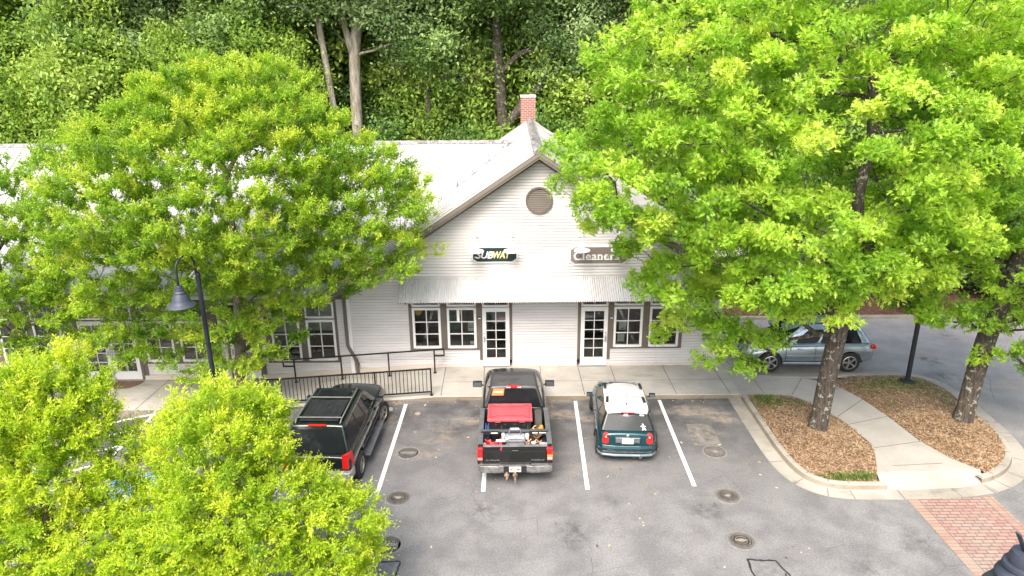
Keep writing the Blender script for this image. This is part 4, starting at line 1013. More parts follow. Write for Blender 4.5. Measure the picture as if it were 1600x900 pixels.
def cabin(name, base, top, m, parent, bev=.06, crown=.035, ny=4):
    """base, top = (y_rear, y_front, half width rear, half width front, z rear, z front)"""
    b = MB(); nx = 6; ny = 8; vs = []; T = []
    for j in range(ny + 1):
        v = j / ny
        for i in range(nx + 1):
            u = i / nx * 2 - 1
            w = top[2] + (top[3] - top[2]) * v; z = top[4] + (top[5] - top[4]) * v
            T.append((u * w, top[0] + (top[1] - top[0]) * v, z + crown * (1 - u * u) * (.45 + .55 * math.sin(PI * min(1, max(0, v))))))
    n = nx + 1
    b.v = T[:]
    for j in range(ny):
        for i in range(nx): b.f.append((j * n + i, j * n + i + 1, (j + 1) * n + i + 1, (j + 1) * n + i))
    edge = [j * n + nx for j in range(ny + 1)], [j * n for j in range(ny + 1)], list(range(nx + 1)), [ny * n + i for i in range(nx + 1)]
    loop = list(range(0, nx)) + [j * n + nx for j in range(0, ny)] + [ny * n + i for i in range(nx, 0, -1)] + [j * n for j in range(ny, 0, -1)]
    k0 = len(b.v)
    for q in loop:
        x, y, z = T[q]
        v = (y - top[0]) / (top[1] - top[0]); u = x / (top[2] + (top[3] - top[2]) * v)
        b.v.append((u * (base[2] + (base[3] - base[2]) * v), base[0] + (base[1] - base[0]) * v, base[4] + (base[5] - base[4]) * v))
    m_ = len(loop)
    for i in range(m_):
        i2 = (i + 1) % m_; b.f.append((loop[i2], loop[i], k0 + i, k0 + i2))
    b.f.append(tuple(k0 + i for i in range(m_ - 1, -1, -1)))
    o = b.build(name, m, fix=True)
    mo = o.modifiers.new('b', 'BEVEL'); mo.width = bev; mo.segments = 4; mo.limit_method = 'ANGLE'; mo.angle_limit = R(32)
    bake(o); o.data.shade_smooth(); o.data.set_sharp_from_angle(angle=R(50)); o.parent = parent
    return o
def panel(q, u0, u1, v0, v1, off, m, name, parent, r=.12, th=.006, skew=(0, 0), bulge=0.0, **k):
    """rounded panel on the patch q = (bottom-left, bottom-right, top-right, top-left)"""
    q = [Vector(p) for p in q]
    P = lambda u, v: q[0] * (1 - u) * (1 - v) + q[1] * u * (1 - v) + q[2] * u * v + q[3] * (1 - u) * v
    nrm = (q[1] - q[0]).cross(q[3] - q[0]).normalized()
    pts = []
    ru, rv = r * (u1 - u0), r * (v1 - v0)
    if (P(u1, 0) - P(u0, 0)).length > 1e-6:
        a = min((P(u1, v0) - P(u0, v0)).length, (P(u0, v1) - P(u0, v0)).length) * r
        ru = a / max(1e-6, (P(1, .5) - P(0, .5)).length); rv = a / max(1e-6, (P(.5, 1) - P(.5, 0)).length)
    for cu, cv, a0 in ((u1 - ru, v1 - rv, 0), (u0 + ru, v1 - rv, 90), (u0 + ru, v0 + rv, 180), (u1 - ru, v0 + rv, 270)):
        for i in range(5):
            t_ = R(a0 + i * 22.5); u = cu + ru * math.cos(t_); v = cv + rv * math.sin(t_)
            u += skew[0] * (v - v0) if u < (u0 + u1) / 2 else skew[1] * (v - v0)
            pts.append(P(u, v))
    n = len(pts); b = MB()
    b.add([p + nrm * (off - th) for p in pts] + [p + nrm * off for p in pts] + [sum(pts, Vector()) / n + nrm * (off + bulge)], [(i, (i + 1) % n, n + (i + 1) % n, n + i) for i in range(n)] + [(n + i, n + (i + 1) % n, 2 * n) for i in range(n)])
    return b.build(name, m, parent, **k)
def quads(base, top):
    """side, rear and front patches of a cabin"""
    br, bf, wr, wf, zr, zf = base; tr, tf, xr, xf, yr, yf = top
    right = ((wr, br, zr), (wf, bf, zf), (xf, tf, yf), (xr, tr, yr))
    left = ((-wf, bf, zf), (-wr, br, zr), (-xr, tr, yr), (-xf, tf, yf))
    rear = ((-wr, br, zr), (wr, br, zr), (xr, tr, yr), (-xr, tr, yr))
    front = ((wf, bf, zf), (-wf, bf, zf), (-xf, tf, yf), (xf, tf, yf))
    return right, left, rear, front
def wheel(parent, x, y, r, w, rimm, turn=0.0, spokes=6, rr=.62):
    s_ = 1 if x > 0 else -1
    h = bpy.data.objects.new('wheel', None); link(h); h.parent = parent; h.empty_display_size = .1
    h.location = (x, y, r); h.rotation_euler = (0, 0, turn)
    M = Matrix.Rotation(s_ * PI / 2, 4, 'Y')
    ri = r * rr
    b = MB(); b.lathe([(ri, -w / 2), (r * .9, -w / 2), (r * .97, -w * .42), (r, -w * .3), (r, w * .3), (r * .97, w * .42), (r * .9, w / 2), (ri, w / 2), (ri * .97, w * .2), (ri * .97, -w * .2)], M=M, n=36, closed=True)
    for k in range(44):
        a = 2 * PI * k / 44; Mk = M @ Matrix.Rotation(a, 4, 'Z'); b.box(r - .006, r + .004, -.012, .012, -w * .28, w * .28, Mk)
    b.build('tyre', RUBBER, h, smooth=35)
    b = MB(); b.lathe([(ri, w * .46), (ri * .94, w * .48), (ri * .9, w * .38), (ri * .86, w * .1), (.001, w * .1)], M=M, n=32, cap=False)
    b.build('rim', rimm if spokes == 0 else BLACKP, h, smooth=35)
    b = MB(); b.lathe([(ri, w * .47), (ri * .93, w * .5), (ri * .88, w * .36)], M=M, n=32, cap=False)
    b.lathe([(.001, w * .44), (ri * .2, w * .43), (ri * .22, w * .3)], M=M, n=16)
    for k in range(spokes):
        a = 2 * PI * (k + .25) / spokes; Mk = M @ Matrix.Rotation(a, 4, 'Z')
        sw = ri * 2 * .46 / spokes
        b.add([Mk @ Vector(p) for p in ((ri * .15, -sw * .42, w * .42), (ri * .15, sw * .42, w * .42), (ri * .92, sw * .7, w * .40), (ri * .92, -sw * .7, w * .40), (ri * .15, -sw * .5, w * .2), (ri * .15, sw * .5, w * .2), (ri * .92, sw * .8, w * .2), (ri * .92, -sw * .8, w * .2))], [(0, 1, 2, 3), (0, 4, 5, 1), (1, 5, 6, 2), (3, 2, 6, 7), (0, 3, 7, 4)])
    b.build('spokes', rimm, h, smooth=35)
    return h
def mirror(parent, x, y, z, m, sz=(.11, .07, .15), arm=.1, back=None):
    s_ = 1 if x > 0 else -1
    b = MB(); b.box(x - sz[0], x + sz[0], y - sz[1], y + sz[1], z - sz[2] / 2, z + sz[2] / 2); b.beam((x - s_ * sz[0], y, z - .02), (x - s_ * (sz[0] + arm), y - .02, z - .05), .05, .05)
    o = b.build('side_mirror', m, bevel=.03, parent=parent)
    b = MB(); b.box(x - sz[0] * .85, x + sz[0] * .85, y - sz[1] - .004, y - sz[1] - .001, z - sz[2] * .4, z + sz[2] * .4); b.build('mirror_glass', MIRG, o)
    return o
MIRG = mat('mirror_glass', (.35, .4, .45), .05, .9)
def plate(parent, y, z, style, tilt=0.0):
    b = MB(); b.box(-.155, .155, y - .008, y, z - .078, z + .078); p = b.build('licence_plate', PLATEW, parent, bevel=.006)
    if style == 'peach':
        b = MB(); b.prism([(.045 * math.cos(a_), .05 * math.sin(a_)) for a_ in frange(0, 2 * PI, 14)[:-1]], 0, .001); b.v = [(x_, y - .0095 - z_ * .5, z + y_) for x_, y_, z_ in b.v]; b.build('plate_emblem', PEACH, p)
        mm = PLTEXT
    else: mm = PLGREEN
    b = MB(); xs_ = (-.125, -.09, .065, .095, .127) if style == 'peach' else (-.11, -.07, -.03, .03, .07, .11)
    for x_ in xs_: b.box(x_ - .011, x_ + .011, y - .0115, y - .0095, z - .035, z + .035)
    b.build('plate_characters', mm, p)

# ---------------------------------------------------------------- black SUV
def build_suv():
    e = empty('parked_suv', (-4.95, 17.86, gz(-4.95)), R(-2.0), label='dark green-black SUV with roof rack parked by the ramp railing', cat='suv')
    P = paint('green_black_paint', (.004, .009, .008), .16, 0, .04); G = glassd('suv_glass')
    st = [(-2.30, .82, .46, 1.04, .76), (-2.28, .88, .42, 1.09, .82), (-2.12, .92, .37, 1.13, .86), (-1.45, .935, .36, 1.14, .875), (0, .935, .35, 1.12, .87), (.72, .93, .35, 1.10, .86), (1.05, .92, .36, 1.09, .83, .05), (1.6, .91, .38, 1.05, .77, .06), (2.1, .88, .44, .97, .68, .05), (2.26, .82, .48, .92, .60, .03), (2.29, .76, .52, .88, .54)]
    shell('body', st, P, e, [(-1.45, .38, .45, .93), (1.38, .38, .45, .92)])
    base = (-2.22, 1.02, .86, .84, 1.10, 1.09); top = (-1.88, .22, .675, .66, 1.80, 1.795)
    cabin('cabin', base, top, P, e, .05, .035); r_, l_, re, fr = quads(base, top)
    panel(re, .075, .925, .10, .86, .006, G, 'rear_window', e, .14)
    panel(fr, .05, .95, .06, .9, .006, G, 'windshield', e, .1)
    for q, fl in ((r_, 0), (l_, 1)):
        for i, (u0, u1, sk) in enumerate(((.05, .355, (.0, 0)), (.395, .60, (0, 0)), (.64, .90, (0, -.0)))):
            if fl: u0, u1 = 1 - u1, 1 - u0
            w_ = panel(q, u0, u1, .10, .84, .006, G, 'side_window', e, .12)
        u = .62 if not fl else .38
        panel(q, u - .012, u + .012, .05, .9, .004, BLACKP, 'pillar', e, .1)
        u = .375 if not fl else .625
        panel(q, u - .012, u + .012, .05, .9, .004, BLACKP, 'pillar', e, .1)
    b = MB()      # roof covering with pressed ribs between the rails
    b.box(-.50, .50, -1.74, -.60, 1.84, 1.845)
    for k in range(7): x_ = -.45 + k * .15; b.box(x_ - .02, x_ + .02, -1.70, -.64, 1.84, 1.852)
    b.build('roof_pad', mat('black_roof_panel', (.02, .021, .024), .4, var=.4, vs=5), e, bevel=.004)
    b = MB(); b.box(-.44, .44, -.40, .0, 1.837, 1.842); b.build('sunroof', G, e, bevel=.002)
    RK = mat('grey_roof_rail', (.20, .20, .20), .45, .4, var=.15)
    for s_ in (-1, 1):
        b = MB(); b.tube([(s_ * .58, -1.83, 1.81), (s_ * .585, -1.74, 1.875), (s_ * .58, -.9, 1.89), (s_ * .57, .04, 1.875), (s_ * .565, .14, 1.82)], .018, 8); b.build('roof_rail', RK, e, smooth=True)
    for y in (-1.62, -.50): b = MB(); b.beam((-.58, y, 1.88), (.58, y, 1.88), .05, .024); b.build('roof_crossbar', RK, e, bevel=.008)
    b = MB(); b.box(-.24, .24, -1.925, -1.86, 1.785, 1.822); b.build('brake_light', REDL, e, bevel=.012)
    for s_ in (-1, 1):
        b = MB(); b.add([(s_ * x_, y_, z_) for x_, y_, z_ in ((.925, -2.06, .80), (.84, -2.325, .80), (.69, -2.335, .80), (.90, -2.06, 1.18), (.82, -2.30, 1.18), (.69, -2.32, 1.18))], [(0, 1, 4, 3), (1, 2, 5, 4), (3, 4, 5), (0, 2, 1)]); b.build('tail_light', REDL, e, fix=True)
        mirror(e, s_ * 1.03, .72, 1.20, P, (.10, .07, .15))
        b = MB(); b.box(s_ * .96 - .11, s_ * .96 + .11, -1.0, .9, .36, .40); b.build('running_board', GREYP, e, bevel=.015)
        for y in (-.45, .42): b = MB(); b.box(s_ * .925 - .02, s_ * .94 + .015, y, y + .17, .98, 1.01); b.build('door_handle', P, e, bevel=.008)
        b = MB()
        for y in (-.72, .12): b.box(s_ * .936 - .003, s_ * .936 + .002, y - .004, y + .004, .48, 1.06)
        b.box(s_ * .934 - .006, s_ * .934 + .012, -.95, .88, .70, .745); b.build('door_moulding', BLACKP, e)
    b = MB(); rr_ = [[(x_, y_, z_) for x_, y_, z_ in ((-.93, -2.02, .48), (-.91, -2.34, .48), (-.83, -2.42, .48), (.83, -2.42, .48), (.91, -2.34, .48), (.93, -2.02, .48), (.78, -2.0, .46), (-.78, -2.0, .46))]]; rr_.append([(x_, y_, .72) for x_, y_, z_ in rr_[0]]); b.loft(rr_)
    b.build('rear_bumper', mat('worn_bumper', (.45, .43, .41), .4, .5, var=.3, vs=5, rvar=.1), e, bevel=.03)
    for s_ in (-1, 1):
        wheel(e, s_ * .83, -1.45, .38, .26, TANALLOY, 0, 6); wheel(e, s_ * .83, 1.38, .38, .26, TANALLOY, R(-17), 6)
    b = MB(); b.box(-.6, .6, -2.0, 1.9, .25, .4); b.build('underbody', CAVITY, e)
    return e
build_suv()

# ---------------------------------------------------------------- black pickup
TK = (.03, 18.38)
def build_truck():
    e = empty('pickup_truck', (*TK, 0), R(.3), label='black single cab pickup truck with a loaded cargo bed', cat='pickup truck')
    P = paint('black_truck_paint', (.007, .008, .008), .2, 0, .10); G = glassd('truck_glass')
    RF = paint('dull_black_roof', (.035, .036, .04), .45, 0, .45)
    st = [(-.44, .93, .46, 1.12, .86), (-.41, .965, .42, 1.16, .88), (0, .975, .40, 1.16, .89), (.9, .975, .40, 1.14, .88), (1.2, .97, .42, 1.12, .86, .05), (1.75, .965, .45, 1.10, .82, .07), (2.3, .94, .50, 1.05, .76, .06), (2.52, .90, .54, 1.0, .70, .04), (2.58, .84, .58, .94, .62)]
    shell('body', st, P, e, [(1.67, .38, .47, .97)])
    base = (-.42, 1.28, .86, .84, 1.14, 1.13); top = (-.31, .68, .665, .64, 1.77, 1.76)
    cabin('cab', base, top, RF, e, .06, .04); r_, l_, re, fr = quads(base, top)
    panel(re, .045, .955, .07, .90, .008, G, 'rear_window', e, .1); panel(fr, .05, .95, .05, .9, .006, G, 'windshield', e, .1)
    panel(r_, .10, .86, .08, .88, .006, G, 'side_window', e, .12, skew=(0, -.05)); panel(l_, .14, .90, .08, .88, .006, G, 'side_window', e, .12, skew=(.05, 0))
    b = MB(); b.box(-.19, .19, -.385, -.28, 1.755, 1.80); b.build('brake_light', REDL, e, bevel=.012)
    for s_ in (-1, 1): b = MB(); b.box(s_ * .15 - .05, s_ * .15 + .05, -.392, -.384, 1.762, 1.792); b.build('cargo_lamp', CLEARL, e)
    ST = panel(re, .07, .30, .60, .90, .012, mat('orange_sticker', (.85, .22, .04), .6), 'window_sticker', e, .05)
    panel(re, .10, .27, .72, .79, .0135, SWHITE, 'sticker_band', ST, .05, .002)
    for s_ in (-1, 1): mirror(e, s_ * 1.10, 1.02, 1.20, BLACKP, (.14, .07, .17), .05)
    # bed sides with arches
    for s_ in (-1, 1):
        rows = []
        for y in [-2.44, -2.42] + frange(-2.2, -.52, 10) + [-.465, -.455]:
            k = .97 if y in (-2.44, -.455) else 1
            f = .022 * math.exp(-((y + 1.38) / .55) ** 2)
            pr = [(.83, .44), (.955 * k, .46), (.975 * k + f, .62), (.985 * k + f, .78), (.975 * k + f * .6, .98), (.965 * k, 1.10), (.945, 1.155), (.86, 1.16), (.835, 1.14), (.83, .8)]
            rows.append([(s_ * x_, y, z_) for x_, z_ in pr])
        b = MB(); b.loft(rows); o = b.build('bed_side', P, fix=True, smooth=True)
        k = MB(); k.lathe([(.455, -.3), (.455, .4)], M=Matrix.Translation((s_ * .97, -1.36, .38)) @ Matrix.Rotation(PI / 2, 4, 'Y'), n=36); c = k.build('cut', P, fix=True)
        bake(o, [c]); o.data.shade_smooth(); o.data.set_sharp_from_angle(angle=R(38)); o.parent = e
        b = MB(); b.box(s_ * .90 - .068, s_ * .90 + .068, -2.40, -.46, 1.158, 1.178); b.build('bed_rail', mat('grey_bed_rail', (.10, .105, .11), .6, var=.3, vs=6), e, bevel=.008)
        b = MB(); b.loft([[(s_ * .66, y, .66), (s_ * .83, y, .66), (s_ * .83, y, .86 * k2 + .66 * (1 - k2)), (s_ * .66, y, .86 * k2 + .66 * (1 - k2))] for y, k2 in ((-1.9, .05), (-1.75, .8), (-1.6, 1), (-1.1, 1), (-.95, .8), (-.8, .05))]); b.build('wheel_house', P, e, fix=True)
        b = MB(); b.box(s_ * .905 - .07, s_ * .905 + .07, -2.50, -2.40, .72, 1.10); tl = b.build('tail_light', REDL, e, bevel=.02)
        if s_ > 0:
            b = MB(); b.box(.905 - .068, .905 + .068, -2.508, -2.499, .835, .90); b.build('turn_lens', AMBER, tl)
        b = MB(); b.box(s_ * .905 - .06, s_ * .905 + .06, -2.508, -2.499, .765, .82); b.build('reverse_lens', CLEARL if s_ > 0 else mat('broken_lens', (.62, .35, .33), .3, var=.4, vs=20), tl)
    BEDM = mat('black_bed_liner', (.016, .017, .018), .7, var=.4, vs=6, bump=.3, bs=50)
    b = MB(); b.box(-.84, .84, -2.42, -.46, .60, .65)
    for k in range(11): x_ = -.75 + k * .15; b.box(x_ - .03, x_ + .03, -2.42, -.47, .65, .662)
    b.box(-.84, .84, -.50, -.455, .65, 1.15); b.build('bed_floor', BEDM, e)
    b = MB(); b.loft([[(x_, y_, z_) for x_, y_, z_ in ((-.825, -2.46, z_), (.825, -2.46, z_), (.825, -2.41, z_), (-.825, -2.41, z_))] for z_ in (.62, 1.115)])
    b.box(-.80, .80, -2.468, -2.459, .70, .98)
    tg = b.build('tailgate', P, e, bevel=.012)
    b = MB(); b.box(-.825, .825, -2.475, -2.395, 1.117, 1.145); b.build('tailgate_cap', mat('scuffed_gate_cap', (.14, .145, .15), .55, var=.45, vs=5), tg, bevel=.01)
    b = MB(); b.box(-.09, .09, -2.474, -2.467, .955, 1.03); hd = b.build('handle', CAVITY, tg, bevel=.004); b = MB(); b.box(-.085, .085, -2.482, -2.4745, 1.005, 1.022); b.build('handle_lip', GREYP, tg)
    for tx, x0, x1 in (('SILVERADO', -.76, -.40), ('CHEVROLET', .42, .78)):
        o = text_mesh(tx, .06, CHROME, 'gate_letters', tg, (x0, -2.472, .715), align='LEFT', ext=.004, off=.003); fit(o, x0, x1, .036)
    # bumper: three bent pieces with a step
    BM = mat('dented_chrome_bumper', (.42, .41, .40), .33, .85, var=.4, vs=4, rvar=.15, bump=.25, bs=5)
    b = MB(); sec = lambda x_, y_: [(x_, y_, .40), (x_, y_ - .01, .46), (x_, y_ + .0, .60), (x_, y_ + .20, .605), (x_, y_ + .20, .42)]
    b.loft([sec(-.985, -2.30), sec(-.97, -2.46), sec(-.90, -2.545), sec(-.45, -2.575), sec(-.34, -2.55), sec(.34, -2.55), sec(.45, -2.575), sec(.90, -2.545), sec(.97, -2.46), sec(.985, -2.30)])
    bp = b.build('rear_bumper', BM, e, bevel=.02)
    b = MB(); b.box(-.86, -.42, -2.55, -2.40, .607, .618); b.box(.42, .86, -2.55, -2.40, .607, .618); b.build('step_pad', GREYP, bp)
    b = MB(); b.box(-.30, .30, -2.565, -2.555, .41, .60); b.build('plate_recess', BLACKP, bp)
    plate(e, -2.569, .515, 'peach')
    RUST = mat('rusty_hitch', (.26, .19, .13), .6, .4, var=.5, vs=14)
    for x_, z_, L in ((.0, .37, .2), (-.22, .37, .1)):
        b = MB(); b.box(x_ - .03, x_ + .03, -2.72, -2.35, z_ - .03, z_ + .03) if L > .15 else None
        b.lathe([(.07, 0), (.07, .03), (.045, .05), (.03, .09)], (x_, -2.60, z_ - .02), 14); b.tube([(x_, -2.62, z_), (x_ + .01, -2.66, z_ - .06), (x_, -2.72, z_ - L * .8)], .028, 8)
        if L > .15: b.lathe([(.001, .13), (.028, .12), (.035, .09), (.028, .06), (.03, .0)], (x_, -2.74, z_ + .02), 14); b.tube([(x_, -2.70, z_ + .02), (x_, -2.86, z_ - .02)], .03, 8)
        b.build('tow_hitch', RUST, e, smooth=35)
    for s_ in (-1, 1): wheel(e, s_ * .84, -1.36, .385, .25, ALLOY, 0, 5); wheel(e, s_ * .84, 1.67, .385, .25, ALLOY, 0, 5)
    b = MB(); b.box(-.55, .55, -2.3, 2.3, .28, .46); b.build('underbody', CAVITY, e)
    for s_ in (-1, 1): b = MB(); b.box(s_ * .72 - .09, s_ * .72 + .09, 2.44, 2.56, .74, .88); b.build('headlight', CLEARL, e, bevel=.02)
build_truck()
# ---- the load in the bed (each its own thing); local truck coordinates + TK
def tk(x, y, z): return (TK[0] + x, TK[1] + y, z)
REDLID = mat('faded_red_lid', (.50, .075, .09), .55, var=.22, vs=3); TOTE = mat('black_tote', (.02, .021, .023), .45, var=.3, vs=5)
e = empty('storage_tote', tk(-.115, -.93, .665), label='large black storage tote with faded red ribbed lid in the truck bed', cat='storage tote')
b = MB(); b.loft([[(-.52, -.42, 0), (.52, -.42, 0), (.52, .36, 0), (-.52, .36, 0)], [(-.585, -.47, .60), (.585, -.47, .60), (.585, .40, .60), (-.585, .40, .60)]])
for x_ in (-.38, -.13, .13, .38): b.box(x_ - .05, x_ + .05, -.475, -.44, .08, .52)
b.build('bin', TOTE, e, bevel=.02)
b = MB(); b.loft([[(-x_, -y_, z_), (x_, -y_, z_), (x_, y_ - .07, z_), (-x_, y_ - .07, z_)] for x_, y_, z_ in ((.61, .50, .60), (.615, .505, .655), (.57, .46, .675), (.565, .455, .665))]); lid = b.build('lid', REDLID, e, bevel=.015)
b = MB()
for y_ in (-.30, .22): b.beam((-.36, y_, .672), (.36, y_, .672), .022, .022)
for s_ in (-1, 1): b.beam((s_ * .36, -.30, .672), (s_ * .52, -.40, .672), .022, .022); b.beam((s_ * .36, .22, .672), (s_ * .52, .33, .672), .022, .022); b.beam((s_ * .53, -.38, .672), (s_ * .53, .31, .672), .022, .022)
b.build('rib', mat('red_rib', (.42, .05, .06), .55, var=.2), lid)
b = MB(); b.box(-.40, -.25, -.525, -.49, .585, .66); b.box(.25, .40, -.525, -.49, .585, .66); b.build('latch', REDLID, e, bevel=.008)
b = MB(); b.box(.0, .17, -.482, -.476, .36, .40); b.build('bin_label', SWHITE, e)
# spare tyre standing against the right bed side
e = empty('spare_tyre', tk(.67, -.96, .665 + .34), label='worn black spare tyre standing beside the red lidded tote', cat='tyre')
Mt = Matrix.Rotation(PI / 2, 4, 'Y') @ Matrix.Rotation(0, 4, 'X')
b = MB(); r0 = .34; w0 = .2
b.lathe([(r0 * .6, -w0 / 2), (r0 * .88, -w0 / 2), (r0 * .97, -w0 * .42), (r0, -w0 * .28), (r0, w0 * .28), (r0 * .97, w0 * .42), (r0 * .88, w0 / 2), (r0 * .6, w0 / 2)], M=Mt, n=40, closed=True)
for k in range(40):
    Mk = Mt @ Matrix.Rotation(2 * PI * k / 40, 4, 'Z'); b.box(r0 - .005, r0 + .006, -.014, .014, -.055, -.005, Mk); b.box(r0 - .005, r0 + .006, -.006, .022, .005, .055, Mk)
b.build('tread', mat('grey_worn_rubber', (.06, .058, .054), .9, var=.25, vs=9), e, smooth=30)
b = MB(); b.lathe([(r0 * .6, -w0 * .4), (r0 * .5, -w0 * .1), (.001, -w0 * .1)], M=Mt, n=28); b.build('rim', GREYP, e)
# cargo bar with brackets
e = empty('cargo_bar', tk(0, -1.80, 1.18), label='grey cargo bar lying across the bed rails', cat='cargo bar')
GB = mat('grey_bar_paint', (.085, .09, .095), .5, .3, var=.25)
b = MB(); b.box(-.90, .90, -.05, .05, .0, .05); b.build('bar', GB, e, bevel=.01)
b = MB(); b.box(-.88, -.40, -.056, -.0505, -.06, .045); b.box(.40, .88, -.056, -.0505, -.06, .045); pn = b.build('face_plate', BLACKP, e)
b = MB()
for x0, x1 in ((-.62, -.44), (.48, .62), (.66, .84)): b.box(x0, x1, -.0585, -.0565, -.025, .005)
b.build('plate_print', SWHITE, pn)
for x_ in (-.34, .36): b = MB(); b.tube([(x_, 0, .05), (x_, 0, .17)], .012, 8); b.build('pin', GB, e)
# portable machine with top handle
e = empty('portable_generator', tk(.02, -1.95, .665), label='grey and white portable generator with top handle between bar and tailgate', cat='generator')
b = MB(); b.box(-.26, .26, -.22, .16, 0, .36); b.build('housing', GREYP, e, bevel=.05)
b = MB(); b.box(-.27, .27, -.17, .20, .36, .46); b.build('top_shell', mat('grey_shell', (.30, .31, .33), .45, var=.15), e, bevel=.04)
b = MB(); b.tube([(-.16, .1, .44), (-.14, .1, .60), (.14, .1, .60), (.16, .1, .44)], .03, 8); b.build('carry_handle', mat('slate_handle', (.15, .17, .19), .5), e, smooth=40)
b = MB(); b.tube([(-.2, -.15, .46)] + [(.21 * math.cos(a_), -.15 - .05 * math.sin(a_), .46 + .085 * math.sin(a_)) for a_ in frange(PI, 0, 10)], .034, 8); b.build('front_hoop', SWHITE, e, smooth=True)
PODM = mat('pale_pod', (.5, .5, .52), .45, var=.2)
b = MB(); b.box(-.36, -.27, .0, .14, .36, .50); b.build('side_pod', PODM, e, bevel=.025)
b = MB(); b.box(.27, .37, .0, .16, .34, .48); b.build('side_pod', PODM, e, bevel=.025)
b = MB(); b.box(-.11, .11, .06, .14, .605, .64); b.build('display', PALE, e, bevel=.01)
# red and white strapped bundle by the tailgate
e = empty('tool_bag', tk(-.52, -2.10, .665), label='dark tool bag with red tools against the tailgate, left of the generator', cat='tool bag')
b = MB(); b.box(-.24, .18, -.17, .17, 0, .30); b.build('bag', mat('bag_cloth', (.035, .03, .03), .9, var=.4, vs=9, bump=.5, bs=30), e, bevel=.07)
b = MB(); rnd = random.Random(8)
for k in range(9): x_, y_ = rnd.uniform(-.22, .1), rnd.uniform(-.15, .1); b.tube([(x_, y_, .27), (x_ + rnd.uniform(-.14, .14), y_ + rnd.uniform(-.1, .1), .37 + rnd.uniform(0, .05)), (x_ + rnd.uniform(-.16, .16), y_ + rnd.uniform(-.08, .1), .31)], .022, 7)
b.build('red_tools', mat('red_tool_paint', (.62, .03, .04), .4, var=.3), e, smooth=40)
b = MB()
for k in range(7): x_, y_ = rnd.uniform(-.2, .15), rnd.uniform(-.1, .14); b.tube([(x_, y_, .28), (x_ + rnd.uniform(-.1, .1), y_ + rnd.uniform(-.1, .1), .36), (x_ + rnd.uniform(-.12, .12), y_, .3)], .014, 6)
b.build('brown_cord', mat('brown_cord', (.22, .10, .06), .8, var=.4), e, smooth=40)
e = empty('strap_tag', tk(-.36, -2.20, 1.0), label='red and white cross of straps hanging over the tailgate', cat='strap')
b = MB(); b.box(-.035, .035, -.20, -.10, .125, .145); b.box(-.015, .02, -.27, -.20, .02, .13, Matrix.Rotation(.25, 4, 'Y')); b.box(-.03, .03, -.1, .12, .12, .14); b.build('red_strap', mat('red_strap', (.7, .04, .06), .7), e, bevel=.004)
b = MB(); b.box(-.12, .12, -.07, .04, .146, .158); b.build('white_strap', mat('pale_strap', (.7, .6, .6), .8), e, bevel=.004)
# tan rope and orange cap right of the tote
e = empty('rope_coil', tk(.55, -1.42, .67), label='tan and brown rope heaped behind the spare tyre', cat='rope')
b = MB(); rnd = random.Random(11)
for k in range(9):
    r1 = rnd.uniform(.08, .17); cx, cy = rnd.uniform(-.08, .12), rnd.uniform(-.08, .08); tz = rnd.uniform(.15, .45)
    b.tube([(cx + r1 * math.cos(a_), cy + r1 * .8 * math.sin(a_), tz + .05 * math.sin(2 * a_ + k)) for a_ in frange(0, 2 * PI, 18)], .020, 7)
b.build('rope', mat('tan_rope', (.46, .30, .14), .85, var=.4, vs=12), e, smooth=True)
b = MB(); b.box(-.14, .2, -.14, .14, 0, .34); b.build('bag', mat('brown_bag', (.13, .075, .045), .9, var=.4, vs=9), e, bevel=.06)
e = empty('orange_can', tk(.74, -1.42, .67), label='orange can standing by the rope at the right bed side', cat='can')
b = MB(); b.lathe([(.06, 0), (.06, .42), (.04, .47), (.001, .48)], n=18); b.build('can', mat('orange_plastic', (.85, .3, .03), .4), e, smooth=40)
e = empty('water_pack', tk(-.745, -1.25, .665), label='pack of blue water bottles squeezed between tote and left bed side', cat='water bottles')
for i in range(2):
    for j in range(4):
        b = MB(); b.lathe([(.03, 0), (.032, .14), (.028, .17), (.012, .2), (.012, .23), (.001, .23)], (i * .07 - .035, j * .07 - .1, .16), 12); b.build('bottle', mat('blue_bottle', (.08, .16, .42), .2, var=.5, vs=12), e, smooth=40)
b = MB(); b.box(-.07, .07, -.14, .15, 0, .16); b.build('tray', BLACKP, e)
e = empty('parts_bag', tk(.46, -2.10, .665), label='heap of brown and white parts against the tailgate, right of the generator', cat='bag')
b = MB(); b.box(-.16, .22, -.16, .17, 0, .3); b.build('bag', mat('rust_bag', (.10, .05, .035), .9, var=.5, vs=10), e, bevel=.07)
b = MB(); rnd = random.Random(5)
for k in range(16): x_, y_, z_ = rnd.uniform(-.16, .2), rnd.uniform(-.14, .14), rnd.uniform(.28, .34); b.tube([(x_, y_, z_), (x_ + rnd.uniform(-.08, .08), y_ + rnd.uniform(-.08, .08), z_ + rnd.uniform(-.0, .07))], .018, 6)
b.build('small_parts', mat('mixed_parts', (.42, .25, .16), .6, var=.8, vs=18), e, smooth=40)
b = MB(); b.lathe([(.05, 0), (.07, .05), (.001, .09)], (.05, .02, .3), 12); b.build('pale_part', PALE, e, smooth=40)

